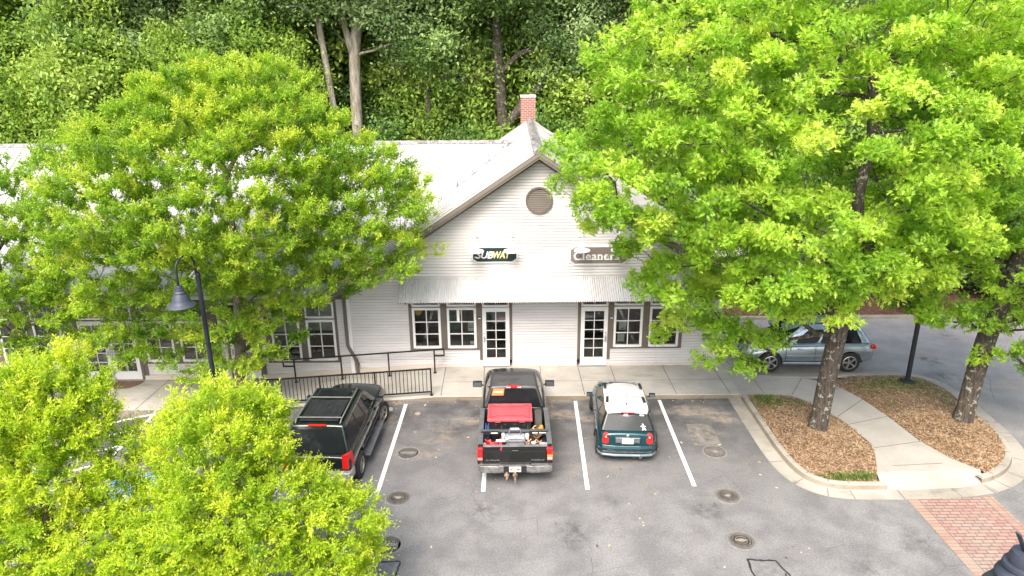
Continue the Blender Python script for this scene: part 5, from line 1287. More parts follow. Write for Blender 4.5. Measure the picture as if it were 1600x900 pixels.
# ---------------------------------------------------------------- teal hatchback with white roof
def build_hatch():
    e = empty('small_hatchback', (3.22, 18.62, 0), R(-3.2), label='dark teal small hatchback with white roof and black roof brackets', cat='hatchback')
    P = paint('teal_paint', (.006, .048, .062), .13, .25, .06); G = glassd('hatch_glass', (.02, .026, .028)); WR_ = mat('white_roof_paint', (.60, .60, .60), .22, var=.03, Coat_Weight=.6)
    st = [(-1.76, .66, .40, .82, .60), (-1.73, .74, .32, .88, .66), (-1.6, .805, .25, .935, .72), (-1.22, .835, .22, .955, .755), (-.3, .835, .21, .95, .76), (.5, .835, .21, .93, .75), (.85, .83, .22, .92, .72, .05), (1.25, .82, .25, .88, .66, .07), (1.6, .78, .30, .80, .56, .07), (1.76, .70, .36, .70, .46, .05), (1.80, .62, .42, .62, .40)]
    shell('body', st, P, e, [(-1.18, .30, .355, .84), (1.29, .30, .355, .83)])
    base = (-1.66, .90, .745, .74, .92, .92); top = (-1.34, .26, .575, .56, 1.345, 1.36)
    cabin('cabin', base, top, mat('hatch_pillar_black', (.012, .013, .014), .25, var=.2), e, .05, .03); r_, l_, re, fr = quads(base, top)
    panel(re, .05, .95, .06, .93, .006, G, 'rear_window', e, .16); panel(fr, .05, .95, .06, .93, .006, G, 'windshield', e, .12)
    TANW = mat('glass_showing_tan_cabin', (.075, .06, .042), .06, var=.5, vs=3, Specular_IOR_Level=.3)
    for q, fl in ((r_, 0), (l_, 1)):
        for u0, u1 in ((.08, .40), (.44, .86)):
            if fl: u0, u1 = 1 - u1, 1 - u0
            panel(q, u0, u1, .10, .90, .006, TANW, 'side_window', e, .14)
    b = MB(); T = []; nx, ny = 8, 12      # white roof skin, crowned, overhanging the band of glass
    for lay in (0, 1):
        for j in range(ny + 1):
            v = j / ny
            for i in range(nx + 1):
                u = i / nx * 2 - 1; se = min(1, 2.9 - 2.0 * abs(u) ** 6 if abs(u) < 1 else 1)
                w = (.60 + (.565 - .60) * v) * (1 - .10 * (abs(2 * v - 1) ** 8)); y = -1.41 + 1.76 * v + .05 * (1 - u * u) * (1 if v > .5 else -1) * abs(2 * v - 1) ** 3
                z = 1.375 + .06 * (1 - u * u) * 1 + .035 * math.sin(PI * min(1, v * .9 + .05)) - .055 * max(0, (v - .62) / .38) ** 2
                T.append((u * w, y, z - lay * .05))
    n = nx + 1; N = n * (ny + 1); b.v = T
    for j in range(ny):
        for i in range(nx): b.f += [(j * n + i, j * n + i + 1, (j + 1) * n + i + 1, (j + 1) * n + i), (N + j * n + i, N + (j + 1) * n + i, N + (j + 1) * n + i + 1, N + j * n + i + 1)]
    loop = list(range(0, nx)) + [j * n + nx for j in range(ny)] + [ny * n + i for i in range(nx, 0, -1)] + [j * n for j in range(ny, 0, -1)]
    for i in range(len(loop)): a_, c_ = loop[i], loop[(i + 1) % len(loop)]; b.f.append((a_, N + a_, N + c_, c_))
    rf = b.build('roof', WR_, e, fix=True, smooth=45)
    b = MB(); b.beam((-.52, -.62, 1.462), (-.2, -.64, 1.482), .012, .01); b.beam((-.2, -.64, 1.482), (.2, -.64, 1.482), .012, .01); b.beam((.2, -.64, 1.482), (.52, -.62, 1.462), .012, .01); b.build('roof_seam', mat('roof_seam_grey', (.3, .3, .3), .6), rf)
    for s_ in (-1, 1):
        for y in (-.80, .06): b = MB(); b.beam((s_ * .52, y - .13, 1.450), (s_ * .50, y + .13, 1.462), .075, .05); b.build('rack_bracket', BLACKP, rf, bevel=.008)
    b = MB(); b.tube([(0, -1.12, 1.46), (0, -1.10, 1.50)], .016, 8); b.tube([(0, -1.10, 1.49), (.0, -.86, 1.74)], .005, 6); b.build('antenna', BLACKP, e)
    b = MB(); b.box(-.19, .19, -1.475, -1.42, 1.385, 1.408); b.build('brake_light', REDL, e, bevel=.008)
    for x0, x1 in ((.42, .52), (.78, .88)): panel(re, x0, x1, .82, .93, .008, PALE, 'window_sticker', e, .1, .002)
    SP = [(.77, .10), (.80, .10), (.805, .2), (.83, .1), (.85, .1), (.82, .24), (.86, .3), (.82, .32), (.815, .42), (.795, .42), (.79, .32), (.75, .3), (.79, .24)]
    q = [Vector(p) for p in re]; nm = (q[1] - q[0]).cross(q[3] - q[0]).normalized(); b = MB()
    b.add([q[0] * (1 - u) * (1 - v) + q[1] * u * (1 - v) + q[2] * u * v + q[3] * (1 - u) * v + nm * .009 for u, v in SP], [tuple(range(len(SP)))]); b.build('figure_sticker', SWHITE, e)
    # tail
    for s_ in (-1, 1):
        q = ((s_ * .60 - .10, -1.775, .62), (s_ * .60 + .10, -1.775, .62), (s_ * .585 + .085, -1.70, .92), (s_ * .585 - .085, -1.70, .92))
        tl = panel(q, 0.05, .95, 0, 1, .012, REDL, 'tail_light', e, .42, .05, bulge=.012)
        panel(q, .36, .64, .52, .70, .028, mat('pale_red_lens', (.75, .3, .22), .15), 'turn_lens', tl, .4, .02)
        mirror(e, s_ * .935, .42, .98, P, (.09, .06, .12), .05)
        b = MB(); b.box(s_ * .825 - .012, s_ * .825 + .02, -.36, -.22, .80, .825); b.build('door_handle', CHROME, e, bevel=.008)
        b = MB(); b.box(s_ * .836 - .004, s_ * .836 + .002, -.56, -.552, .34, .9); b.build('door_gap', CAVITY, e)
    b = MB(); b.box(-.33, .33, -1.80, -1.755, .645, .785); b.build('plate_recess', GREYP, e, bevel=.02)
    b = MB(); b.box(-.34, .34, -1.815, -1.765, .79, .815); b.build('chrome_handle', CHROME, e, bevel=.012)
    b = MB(); b.lathe([(.001, .012), (.04, .008), (.045, 0)], M=Matrix.Translation((0, -1.765, .86)) @ Matrix.Rotation(PI / 2 - .25, 4, 'X'), n=16); b.build('round_badge', CHROME, e)
    plate(e, -1.806, .71, 'green')
    sec = lambda x_, y_, z0, z1: [(x_, y_, z0), (x_, y_ - .03, (z0 + z1) / 2), (x_, y_, z1), (x_, y_ + .1, z1), (x_, y_ + .1, z0)]
    def band(name, z0, z1, m, o, bev=.01):
        b = MB(); b.loft([sec(x_, y_ - o, z0, z1) for x_, y_ in ((-.82, -1.42), (-.79, -1.60), (-.68, -1.73), (-.35, -1.785), (.35, -1.785), (.68, -1.73), (.79, -1.60), (.82, -1.42))]); return b.build(name, m, e, bevel=bev)
    band('rear_bumper', .40, .565, P, .028); band('bumper_insert', .315, .40, BLACKP, .018); band('bumper_lip', .225, .315, mat('grey_teal_lip', (.13, .19, .21), .35, .2, var=.15), .024)
    b = MB(); b.beam((-.66, -1.83, .385), (.66, -1.83, .385), .012, .016); b.build('bumper_trim', CHROME, e)
    b = MB(); b.tube([(.36, -1.86, .25), (.36, -1.6, .25)], .04, 14); b.build('exhaust', CHROME, e, smooth=50)
    for s_ in (-1, 1):
        wheel(e, s_ * .735, -1.18, .30, .19, ALLOY, 0, 8); wheel(e, s_ * .735, 1.29, .30, .19, ALLOY, R(-14), 8)
        b = MB(); b.tube([(s_ * .842, -1.18 + .36 * math.cos(a_), .30 + .36 * math.sin(a_)) for a_ in frange(.0, PI, 14)], .022, 6); b.build('arch_moulding', BLACKP, e, smooth=True)
        b = MB(); b.lathe([(.001, .03), (.08, .02), (.095, 0)], M=Matrix.Translation((s_ * .52, 1.58, .80)) @ Matrix.Rotation(-PI / 3, 4, 'X'), n=18); b.build('headlight', CLEARL, e, smooth=40)
    b = MB(); b.box(-.5, .5, -1.5, 1.5, .16, .3); b.build('underbody', CAVITY, e)
build_hatch()

# ---------------------------------------------------------------- silver-blue SUV side on, behind the oak
def build_crossover():
    e = empty('parked_crossover', (10.45, 23.45, gz(10) + 0), R(90 - 1.5), label='silver blue SUV parked side on beyond the planting beds', cat='suv')
    P = paint('silver_blue_paint', (.36, .43, .48), .2, .65, .03); G = glassd('crossover_glass')
    st = [(-2.24, .74, .48, .92, .62), (-2.21, .82, .40, .99, .70), (-2.02, .89, .33, 1.04, .78), (-1.4, .92, .30, 1.05, .83), (-.2, .92, .29, 1.03, .83), (.7, .92, .29, 1.0, .82), (1.0, .915, .30, .99, .80, .05), (1.5, .90, .32, .95, .72, .08), (1.95, .85, .38, .86, .62, .07), (2.2, .76, .44, .76, .5, .04), (2.24, .68, .5, .7, .44)]
    shell('body', st, P, e, [(-1.37, .36, .43, .92), (1.375, .36, .43, .92)])
    base = (-2.12, 1.12, .81, .80, 1.01, .99); top = (-1.72, .28, .60, .62, 1.585, 1.60)
    cabin('cabin', base, top, P, e, .09, .05); r_, l_, re, fr = quads(base, top)
    panel(re, .07, .93, .10, .88, .008, G, 'rear_window', e, .16); panel(fr, .06, .94, .06, .92, .008, G, 'windshield', e, .12)
    for q, fl in ((r_, 0), (l_, 1)):
        for u0, u1 in ((.10, .30), (.325, .57), (.595, .85)):
            if fl: u0, u1 = 1 - u1, 1 - u0
            panel(q, u0, u1, .08, .86, .008, G, 'side_window', e, .16)
    for s_ in (-1, 1):
        b = MB(); b.tube([(s_ * .52, -1.7, 1.60), (s_ * .53, -1.55, 1.68), (s_ * .53, -.2, 1.70), (s_ * .53, .08, 1.68), (s_ * .53, .2, 1.62)], .02, 8); b.build('roof_rail', BLACKP, e, smooth=True)
        mirror(e, s_ * 1.02, .80, 1.10, P, (.10, .08, .15), .06)
        for y in (-.62, .30): b = MB(); b.box(s_ * .908 - .015, s_ * .908 + .03, y, y + .18, .86, .89); b.build('door_handle', P, e, bevel=.01)
        b = MB()
        for y, z0, z1 in ((-.98, .62, 1.0), (-.14, .40, 1.0), (.86, .40, .98)): b.box(s_ * .921 - .004, s_ * .921 + .003, y - .005, y + .005, z0, z1)
        b.build('door_gap', CAVITY, e)
        b = MB(); b.box(s_ * .918 - .006, s_ * .918 + .010, -.95, .85, .60, .64); b.build('door_moulding', P, e, bevel=.006)
        b = MB(); b.box(s_ * .90 - .02, s_ * .90 + .03, -.94, .94, .29, .37); b.build('sill', P, e, bevel=.015)
        b = MB(); b.box(s_ * .78 - .1, s_ * .78 + .08, -2.24, -2.06, .86, 1.0); b.build('tail_light', REDL, e, bevel=.04)
        b = MB(); b.box(s_ * .70 - .12, s_ * .70 + .10, 1.98, 2.14, .66, .80); b.build('headlight', CLEARL, e, bevel=.05)
        wheel(e, s_ * .82, -1.37, .365, .24, ALLOY, 0, 5, .68); wheel(e, s_ * .82, 1.375, .365, .24, ALLOY, 0, 5, .68)
    b = MB(); b.box(-.55, .55, -2.0, 2.0, .22, .36); b.build('underbody', CAVITY, e)
build_crossover()
# ================================================================ STREET LAMPS
LAMPB = mat('lamp_blue_black', (.022, .027, .04), .5, .2, var=.25, vs=5); LAMPG = mat('lamp_shade_grey', (.052, .06, .085), .55, .25, var=.25, vs=4, bump=.15, bs=60)
def street_lamp(x, y, z, h, rz, label, k=1.0, lean=0.0):
    e = empty('street_lamp', (x, y, z), R(rz), label=label, cat='street lamp', group='black gooseneck lamp posts of the car park')
    b = MB(); b.box(-.24 * k, .24 * k, -.24 * k, .24 * k, 0, .10); b.box(-.19 * k, .19 * k, -.19 * k, .19 * k, .10, .16); b.build('base', LAMPB, e, bevel=.02)
    b = MB(); b.tube([(0, 0, .1), (0, 0, h * .5), (0, 0, h)], [.085 * k, .08 * k, .075 * k], 18); b.tube([(0, 0, h - .02), (0, 0, h + .05), (0, 0, h + .1)], [.095 * k, .095 * k, .03], 18); b.build('pole', LAMPB, e, smooth=40)
    a = .46 * k
    arc = [(-.02, 0, h - .05), (-.05 * k, 0, h + .3 * k)] + [(-a / 1.0 + (a - .06 * k) * math.cos(t_) * 1.0 - .0, 0, h + .42 * k + .36 * k * math.sin(t_)) for t_ in frange(.1, PI - .0, 14)]
    tip = arc[-1]; arc += [(tip[0], 0, h + .1 * k), (tip[0], 0, h - .12 * k)]
    b = MB(); b.tube(arc, .036 * k, 10); b.build('gooseneck', LAMPB, e, smooth=True)
    b = MB(); b.beam((-.12 * k, 0, h + .18 * k), (-a * .75, 0, h + .04 * k), .03 * k, .05 * k); b.beam((-.10 * k, 0, h + .05 * k), (-.2 * k, 0, h - .06 * k), .03 * k, .05 * k); b.build('scroll_brace', mat('bleached_brace', (.35, .35, .33), .7, var=.4, vs=10), e)
    o = (tip[0], 0, h - .12 * k)
    prof = [(.05, .06), (.10, .05), (.115, .0), (.115, -.05), (.145, -.06), (.15, -.085), (.13, -.10), (.15, -.13), (.175, -.15), (.185, -.18), (.165, -.20), (.20, -.25), (.25, -.33), (.275, -.42), (.30, -.48), (.36, -.54), (.43, -.585), (.445, -.61), (.43, -.612), (.34, -.56), (.26, -.47), (.2, -.3), (.001, -.28)]
    b = MB(); b.lathe([(r * k, z_ * k) for r, z_ in prof], o, 72); b.build('lamp_shade', LAMPG, e, smooth=40)
    b = MB(); b.lathe([(.001, -.58 * k), (.12 * k, -.55 * k), (.16 * k, -.46 * k), (.12 * k, -.36 * k)], o, 20); b.build('bulb_glass', mat('frosted_globe', (.6, .6, .57), .3), e, smooth=True)
    return e
street_lamp(-8.42, 18.0, gz(-8.4), 5.42, 72, 'black gooseneck street lamp with bell shade in front of the left round tree', .83)
street_lamp(13.17, 21.25, .14, 4.9, 180, 'black street lamp on a square base in the mulch bed behind the right oak', .92)
lp = street_lamp(4.92, 4.6, -.02, 7.1, 0, 'large dark bell lamp shade cut by the lower right corner', 1.0)
b = MB(); b.beam((-.87, 0, 7.02), (-.99, -.02, 7.23), .05, .012); b.build('strap', LAMPG, lp, bevel=.003)
# ================================================================ TREES
t = NT('oak_bark'); c = t.coord(); n1 = t.noise(t.map(c, (9, 9, 1.6)), 2.2, 5, .75); n2 = t.noise(c, 3.2, 5, .7)
col = t.mix(t.maprange(n1, .35, .65), (.035, .028, .022), (.125, .10, .08)); col = t.mix(t.math('MULTIPLY', t.maprange(t.noise(c, 7, 5, .75), .56, .62), .85), col, (.46, .46, .40)); col = t.mix(t.maprange(n2, .55, .7, 0, .5), col, (.09, .095, .055))
BARK = t.done(t.pbsdf(col, .9, 0, t.bump(n1, 1.0, .06)))
t = NT('grey_bark'); c = t.coord(); n1 = t.noise(t.map(c, (8, 8, 2)), 1.6, 5, .75)
BARKG = t.done(t.pbsdf(t.mix(t.maprange(n1, .35, .65), (.10, .085, .07), (.25, .215, .18)), .9, 0, t.bump(n1, .8, .04)))
t = NT('pale_bark'); c = t.coord(); n1 = t.noise(t.map(c, (6, 6, 1.2)), 1.1, 5, .75)
BARKP = t.done(t.pbsdf(t.mix(t.maprange(n1, .35, .65), (.20, .17, .135), (.46, .42, .36)), .9, 0, t.bump(n1, .7, .05)))

def blob_points(rng, blobs, n, dmin, lo=.45, drop=None):
    w = np.array([(b[3] * b[4] * b[5]) ** .8 * (b[6] if len(b) > 6 else 1) for b in blobs]); w /= w.sum()
    B = np.array([b[:6] for b in blobs]); out = np.zeros((0, 3)); tries = 0
    cell = {}
    res = []
    while len(res) < n and tries < n * 14:
        tries += 1
        b = B[rng.choice(len(B), p=w)]
        d = rng.normal(size=3); d /= np.linalg.norm(d)
        r = rng.uniform(lo ** 3, 1) ** (1 / 3)
        p = b[:3] + d * r * b[3:6]
        inn = (((p - B[:, :3]) / B[:, 3:6]) ** 2).sum(1)
        if (inn < (lo * .8) ** 2).any(): continue
        if drop is not None and drop(p): continue
        key = tuple(np.floor(p / dmin).astype(int)); ok = True
        for i in (-1, 0, 1):
            for j in (-1, 0, 1):
                for k in (-1, 0, 1):
                    for q in cell.get((key[0] + i, key[1] + j, key[2] + k), ()):
                        if ((q - p) ** 2).sum() < dmin * dmin: ok = False
        if not ok: continue
        cell.setdefault(key, []).append(p); res.append(p)
    return np.array(res)

def clump_points(rng, blobs, ncl, D, per, lo=.6, drop=None, flat=.55):
    """leafy clumps spaced through the outer crown, each a flattened cushion of twig ends"""
    C_ = blob_points(rng, blobs, ncl, D, lo, drop)
    tips, cid = [], []
    for i, c_ in enumerate(C_):
        k = max(3, int(per * rng.uniform(.6, 1.35))); s_ = D * rng.uniform(.5, .8)
        for _ in range(k):
            d = rng.normal(size=3); d /= np.linalg.norm(d)
            p = c_ + d * np.array([1, 1, flat]) * s_ * rng.uniform(.35, 1) ** .6
            if drop is not None and drop(p): continue
            tips.append(p); cid.append(i)
    return np.array(tips), np.array(cid), len(C_)
def skeleton(rng, trunk, tips, seg=.6, stiff=.22):
    """trunk: list of points; every tip is joined to the nearest cheap node"""
    P = [np.array(p, float) for p in trunk]; par = [-1] + list(range(len(P) - 1)); D = [0.0]
    for a, b in zip(P, P[1:]): D.append(D[-1] + np.linalg.norm(b - a) * .25)
    start = max(1, int(len(trunk) * .36))
    N = np.array(P); cost = np.array(D); okn = np.arange(len(P)) >= start
    fork = P[start]
    order = np.argsort(np.linalg.norm(tips - fork, axis=1) + rng.normal(0, .25, len(tips)))
    nodes = list(P); tipn = []
    cap = 4096; NA = np.zeros((cap * 4, 3)); CA = np.full(cap * 4, 1e9); n = len(P)
    NA[:n] = N; CA[:n] = cost; CA[:start] = 1e6
    for ti in order:
        tp = tips[ti]
        dv = tp - NA[:n]; dist = np.sqrt((dv ** 2).sum(1))
        sc = dist + stiff * CA[:n] + np.maximum(0, -dv[:, 2]) * .35
        j = int(np.argmin(sc)); L = dist[j]; m = max(1, int(round(L / seg)))
        prev = j; a = NA[j].copy()
        bow = np.array([0, 0, 1.0]) * L * .10 + rng.normal(0, .06, 3) * L
        for s_ in range(1, m + 1):
            f = s_ / m; q = a + (tp - a) * f + bow * math.sin(PI * f) + (rng.normal(0, .035, 3) if s_ < m else 0)
            if n >= len(NA): NA = np.vstack([NA, np.zeros_like(NA)]); CA = np.concatenate([CA, np.full(len(CA), 1e9)])
            NA[n] = q; CA[n] = CA[prev] + np.linalg.norm(q - NA[prev]); par.append(prev); prev = n; n += 1
        tipn.append((ti, prev))
    return NA[:n].copy(), np.array(par), tipn

def branch_mesh(name, N, par, tipn, r0, material, parent, rmin=.006, pw=.46, flare=True, ntrunk=0, base_z=0):
    n = len(N); cnt = np.zeros(n)
    for _, i in tipn: cnt[i] += 1
    for i in range(n - 1, 0, -1): cnt[par[i]] += cnt[i]
    cnt = np.maximum(cnt, .35); rad = np.maximum(rmin, r0 * (cnt / cnt[0]) ** pw)
    for i in range(ntrunk): rad[i] = max(rad[i], r0 * (1 - .9 * (i / max(1, ntrunk - 1)) ** .8))
    V = []; Fc = []
    for i in range(1, n):
        a, c = N[par[i]], N[i]; ra, rc = rad[par[i]], rad[i]
        if i >= ntrunk: ra = min(ra, rc * 1.35)
        d = c - a; L = np.linalg.norm(d)
        if L < 1e-5: continue
        d /= L; u = np.cross(d, (0.31, .2, .93)); u /= np.linalg.norm(u) + 1e-9; w = np.cross(d, u)
        k = 12 if rc > .12 else 7 if rc > .03 else 4 if rc > .012 else 3
        b0 = len(V)
        for e, r in ((a - d * ra * .25, ra), (c, rc)):
            for q in range(k):
                t_ = 2 * PI * q / k
                V.append(e + (u * math.cos(t_) + w * math.sin(t_)) * r)
        for q in range(k): q2 = (q + 1) % k; Fc.append((b0 + q, b0 + q2, b0 + k + q2, b0 + k + q))
    if flare:
        r = rad[0]; b = MB(); rs = []
        p0 = N[0]
        for h, f in ((-.25, 1.75), (0.0, 1.5), (.1, 1.26), (.28, 1.08), (.55, 1.0)):
            rs.append([(p0[0] + r * f * (1 + (f - 1) * .35 * math.sin(5 * t_ + 1)) * math.cos(t_), p0[1] + r * f * (1 + (f - 1) * .35 * math.sin(5 * t_ + 1)) * math.sin(t_), p0[2] + h) for t_ in (2 * PI * q / 20 for q in range(20))])
        b.loft(rs, caps=False); o0 = len(V); V += b.v; Fc += [tuple(i + o0 for i in f) for f in b.f]
    me = bpy.data.meshes.new(name); me.from_pydata([tuple(v) for v in V], [], Fc); me.update(); me.shade_smooth(); me.set_sharp_from_angle(angle=R(55))
    me.materials.append(material); o = bpy.data.objects.new(name, me); link(o); o.parent = parent
    return o

# leaf outlines in leaf space: x across, y along; slightly cupped
LANCE = np.array([(0, 0, 0), (-.5, .45, .06), (0, 1, -.08), (.5, .45, .06)])
LANCE_F = [(0, 1, 2), (0, 2, 3)]
OVAL = np.array([(0, 0, 0), (-.42, .3, .05), (-.36, .7, .04), (0, 1, -.06), (.36, .7, .04), (.42, .3, .05)]); OVAL_F = [(0, 1, 2, 3), (0, 3, 4, 5)]
OAK = np.array([(0, 0, 0), (-.07, .20, .01), (-.44, .36, .06), (-.09, .38, .0), (-.52, .74, .06), (-.09, .60, .0), (-.20, .98, .02), (0, 1.08, -.10), (.20, .98, .02), (.09, .60, .0), (.52, .74, .06), (.09, .38, .0), (.44, .36, .06), (.07, .20, .01)])
OAK_F = [(0, 1, 3, 5, 9, 11, 13), (1, 2, 3), (3, 4, 5), (5, 6, 7, 8, 9), (9, 10, 11), (11, 12, 13)]
def unit(v): return v / (np.linalg.norm(v, axis=-1, keepdims=True) + 1e-9)
def sprays(rng, tips, dirs, tb, nsub, per, shoot, size, up=.3, wob=.5, tdark=.0):
    """feathery shoots: leaves set alternately along short twigs; the end leaves of a shoot are the youngest"""
    n = len(tips); D = unit(np.repeat(dirs, nsub, 0) + rng.normal(0, wob, (n * nsub, 3)) + np.array([0, 0, up])); T = np.repeat(tips, nsub, 0); B = np.repeat(tb, nsub)
    m = len(D); Ls = shoot * rng.uniform(.6, 1.25, m)
    K = m * per; d = np.repeat(D, per, 0); t_ = np.tile((np.arange(per) + .5) / per, m) + rng.normal(0, .05, K)
    sd = unit(np.cross(d, rng.normal(size=(K, 3))))
    ax = unit(d * (.55 + .5 * t_[:, None]) + sd * .8 + rng.normal(0, .15, (K, 3)))
    P = np.repeat(T, per, 0) + d * (np.repeat(Ls, per) * (t_ - .45))[:, None] + sd * .012
    nm = np.array([0, 0, .9]) + d * .35 + rng.normal(0, .38, (K, 3)); nm = unit(nm - ax * (nm * ax).sum(1)[:, None])
    tone = np.clip(np.repeat(B, per) + .26 * (t_ - .5) + rng.normal(0, .09, K), 0, 1)
    L = size * rng.uniform(.7, 1.2, K) * (1.1 - .35 * t_)
    return P, ax, nm, np.cross(ax, nm), L, tone
def rosettes(rng, tips, dirs, tb, per, size, jit=.07):
    """whorls of leaves round the twig ends"""
    n = len(tips); K = n * per; d = np.repeat(dirs, per, 0)
    ax = unit(unit(rng.normal(size=(K, 3))) * 1.0 + d * .55)
    P = np.repeat(tips, per, 0) + rng.normal(0, jit, (K, 3)) + ax * .02
    nm = d * .8 + np.array([0, 0, .7]) + rng.normal(0, .35, (K, 3)); nm = unit(nm - ax * (nm * ax).sum(1)[:, None])
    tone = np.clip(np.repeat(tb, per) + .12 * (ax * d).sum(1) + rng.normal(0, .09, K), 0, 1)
    return P, ax, nm, np.cross(ax, nm), size * rng.uniform(.65, 1.2, K), tone
def leaf_mesh(name, pack, width, shape, faces, material, parent):
    P, ax, nm, sd, L, tone = pack
    V = P[:, None, :] + L[:, None, None] * (shape[None, :, 0:1] * width * sd[:, None, :] + shape[None, :, 1:2] * ax[:, None, :] + shape[None, :, 2:3] * 1.4 * nm[:, None, :])
    return np_mesh(name, V, faces, material, tone, parent=parent)

def in_building(P, m=.12):
    """True for points inside the shops (with a margin)"""
    x, y, z = P[..., 0], P[..., 1], P[..., 2]
    wing = np.minimum(3.08 + .667 * (y - 22.5), 7.35) + .15
    gab = np.where(np.abs(x - .9) < 7.2, 7.85 - .667 * np.abs(x - .9) + .15, -9)
    top = np.where(x < 0, np.maximum(wing, gab), gab)
    wall = np.where(z > 2.7, 22.1, 22.92 - m - .05)
    aw = (x > -4.1) & (x < 6.4) & (y > 21.6) & (z > 2.6) & (z < 3.8)
    return ((y > wall) & (z < top) & (x < 8.0)) | aw | (z < .25)

def tree(name, label, group, trunk, r0, blobs, ncl, D, per, seed, leafing, lmat, bark, drop=True, tone=(.5, .18), stiff=.22, lo=.6, rmin=.006, flat=.55, pw=.56):
    """leafing = ('spray', shape, width, nsub, leaves, shoot, size) or ('rosette', shape, width, leaves, size)"""
    rng = np.random.default_rng(seed)
    base = np.array(trunk[0], float)
    e = empty(name, tuple(base), label=label, cat='shrub' if 'shrub' in name else 'tree', group=group)
    tr = [np.array(p) - base for p in trunk]; bl = [tuple(np.array(b[:3]) - base) + tuple(b[3:]) for b in blobs]
    dp = (lambda p: bool(in_building((p + base)[None])[0])) if drop else None
    tips, cid, nc = clump_points(rng, bl, ncl, D, per, lo, dp, flat)
    N, par, tipn = skeleton(rng, tr, tips, .5, stiff)
    branch_mesh('trunk', N, par, tipn, r0, bark, e, rmin, ntrunk=len(trunk), pw=pw)
    ti = np.array([q[0] for q in tipn]); ni = np.array([q[1] for q in tipn])
    cen = np.mean([b[:3] for b in bl], 0)
    cs = N[ni]; ds = unit(unit(N[ni] - N[par[ni]]) * .6 + unit(cs - cen) * .4 + np.array([0, 0, .3]))
    ct = rng.normal(tone[0], tone[1], nc); tb = np.clip(ct[cid[ti]] + rng.normal(0, tone[1] * .5, len(ti)), 0, 1)
    if leafing[0] == 'spray': pk = sprays(rng, cs, ds, tb, *leafing[3:])
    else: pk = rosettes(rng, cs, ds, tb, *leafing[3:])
    if drop:
        k = ~in_building(pk[0] + base, .03); pk = tuple(a[k] for a in pk)
    print('TREE', label[:30], 'clumps', nc, 'tips', len(ti), 'leaves', len(pk[0]))
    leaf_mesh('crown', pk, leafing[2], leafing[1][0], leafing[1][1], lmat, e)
    return e

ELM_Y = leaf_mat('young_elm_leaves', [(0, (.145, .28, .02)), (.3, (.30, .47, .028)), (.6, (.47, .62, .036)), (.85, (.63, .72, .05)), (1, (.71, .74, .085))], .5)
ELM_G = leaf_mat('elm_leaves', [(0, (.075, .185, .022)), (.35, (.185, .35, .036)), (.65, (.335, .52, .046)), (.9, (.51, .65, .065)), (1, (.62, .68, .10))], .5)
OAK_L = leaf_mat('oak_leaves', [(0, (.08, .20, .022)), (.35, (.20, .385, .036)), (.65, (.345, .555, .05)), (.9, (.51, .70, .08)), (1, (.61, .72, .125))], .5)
LN, OK_, OV = (LANCE, LANCE_F), (OAK, OAK_F), (OVAL, OVAL_F)
OAKL = ('rosette', OK_, .80, 30, .128, .065); ELML = ('spray', LN, .40, 3, 18, .48, .104); YELL = ('spray', LN, .38, 3, 18, .44, .084)
# the two oaks on the right
tree('oak_tree', 'big bright green oak in the mulch bed with straight lichen-spotted trunk', 'street oaks beside the path',
     [(8.87, 18.11, .1), (8.9, 18.1, 1.2), (8.95, 18.08, 2.3), (9.0, 18.05, 3.3), (9.0, 18.0, 4.6), (9.15, 17.95, 5.8), (8.9, 17.85, 7.2), (9.05, 17.9, 8.8), (8.8, 17.9, 10.4)], .25,
     [(8.1, 17.8, 8.4, 4.4, 4.0, 3.8), (3.7, 18.0, 7.9, 2.6, 2.5, 1.9), (5.4, 19.0, 4.7, 2.0, 1.6, .85), (6.9, 18.9, 3.6, 1.6, 1.4, .9), (10.9, 18.5, 6.2, 2.0, 1.8, 1.0), (11.0, 18.4, 4.9, 1.3, 1.0, .55), (6.3, 18.9, 2.6, .9, .8, .6), (8.4, 18.0, 11.4, 3.6, 3.2, 2.0), (4.6, 17.8, 10.0, 2.6, 2.5, 2.2), (11.2, 18.0, 8.8, 2.1, 2.6, 2.6), (6.6, 19.6, 2.7, 1.0, .9, .6, .8), (4.6, 20.3, 2.7, .8, .6, .4, .8), (4.75, 19.4, 5.6, 1.9, 1.5, 1.2), (5.7, 19.8, 3.9, 1.9, 1.2, .8), (3.2, 19.2, 4.5, .7, .6, .3, .7), (7.3, 17.2, 6.2, 3.0, 2.6, 1.9)],
     480, .70, 13, 11, OAKL, OAK_L, BARK, tone=(.68, .14))
tree('oak_tree', 'oak with thick flared trunk at the right edge of the mulch bed, thinner crown', 'street oaks beside the path',
     [(13.32, 18.48, .1), (13.34, 18.46, 1.2), (13.38, 18.44, 2.3), (13.46, 18.42, 3.2), (13.7, 18.45, 4.4), (14.0, 18.5, 6.0), (14.3, 18.6, 8.0), (14.4, 18.6, 10.2)], .255,
     [(14.4, 18.7, 7.6, 3.9, 3.6, 3.6), (14.6, 18.9, 11.4, 3.2, 3.0, 2.4), (12.9, 18.3, 4.4, 2.1, 1.7, 1.2), (16.0, 18.4, 4.6, 2.3, 2.0, 1.6), (15.2, 17.8, 2.5, 1.1, .9, .8, .9), (12.5, 17.9, 2.6, .7, .7, .4, .5), (12.8, 19.2, 7.0, 1.6, 1.8, 2.2), (14.0, 17.6, 5.4, 2.6, 2.0, 1.6), (13.5, 17.7, 3.2, 1.1, .7, .45, .8), (14.5, 17.7, 2.5, .8, .6, .4, .8)],
     240, .80, 12, 12, OAKL, OAK_L, BARK, tone=(.60, .15), rmin=.010)
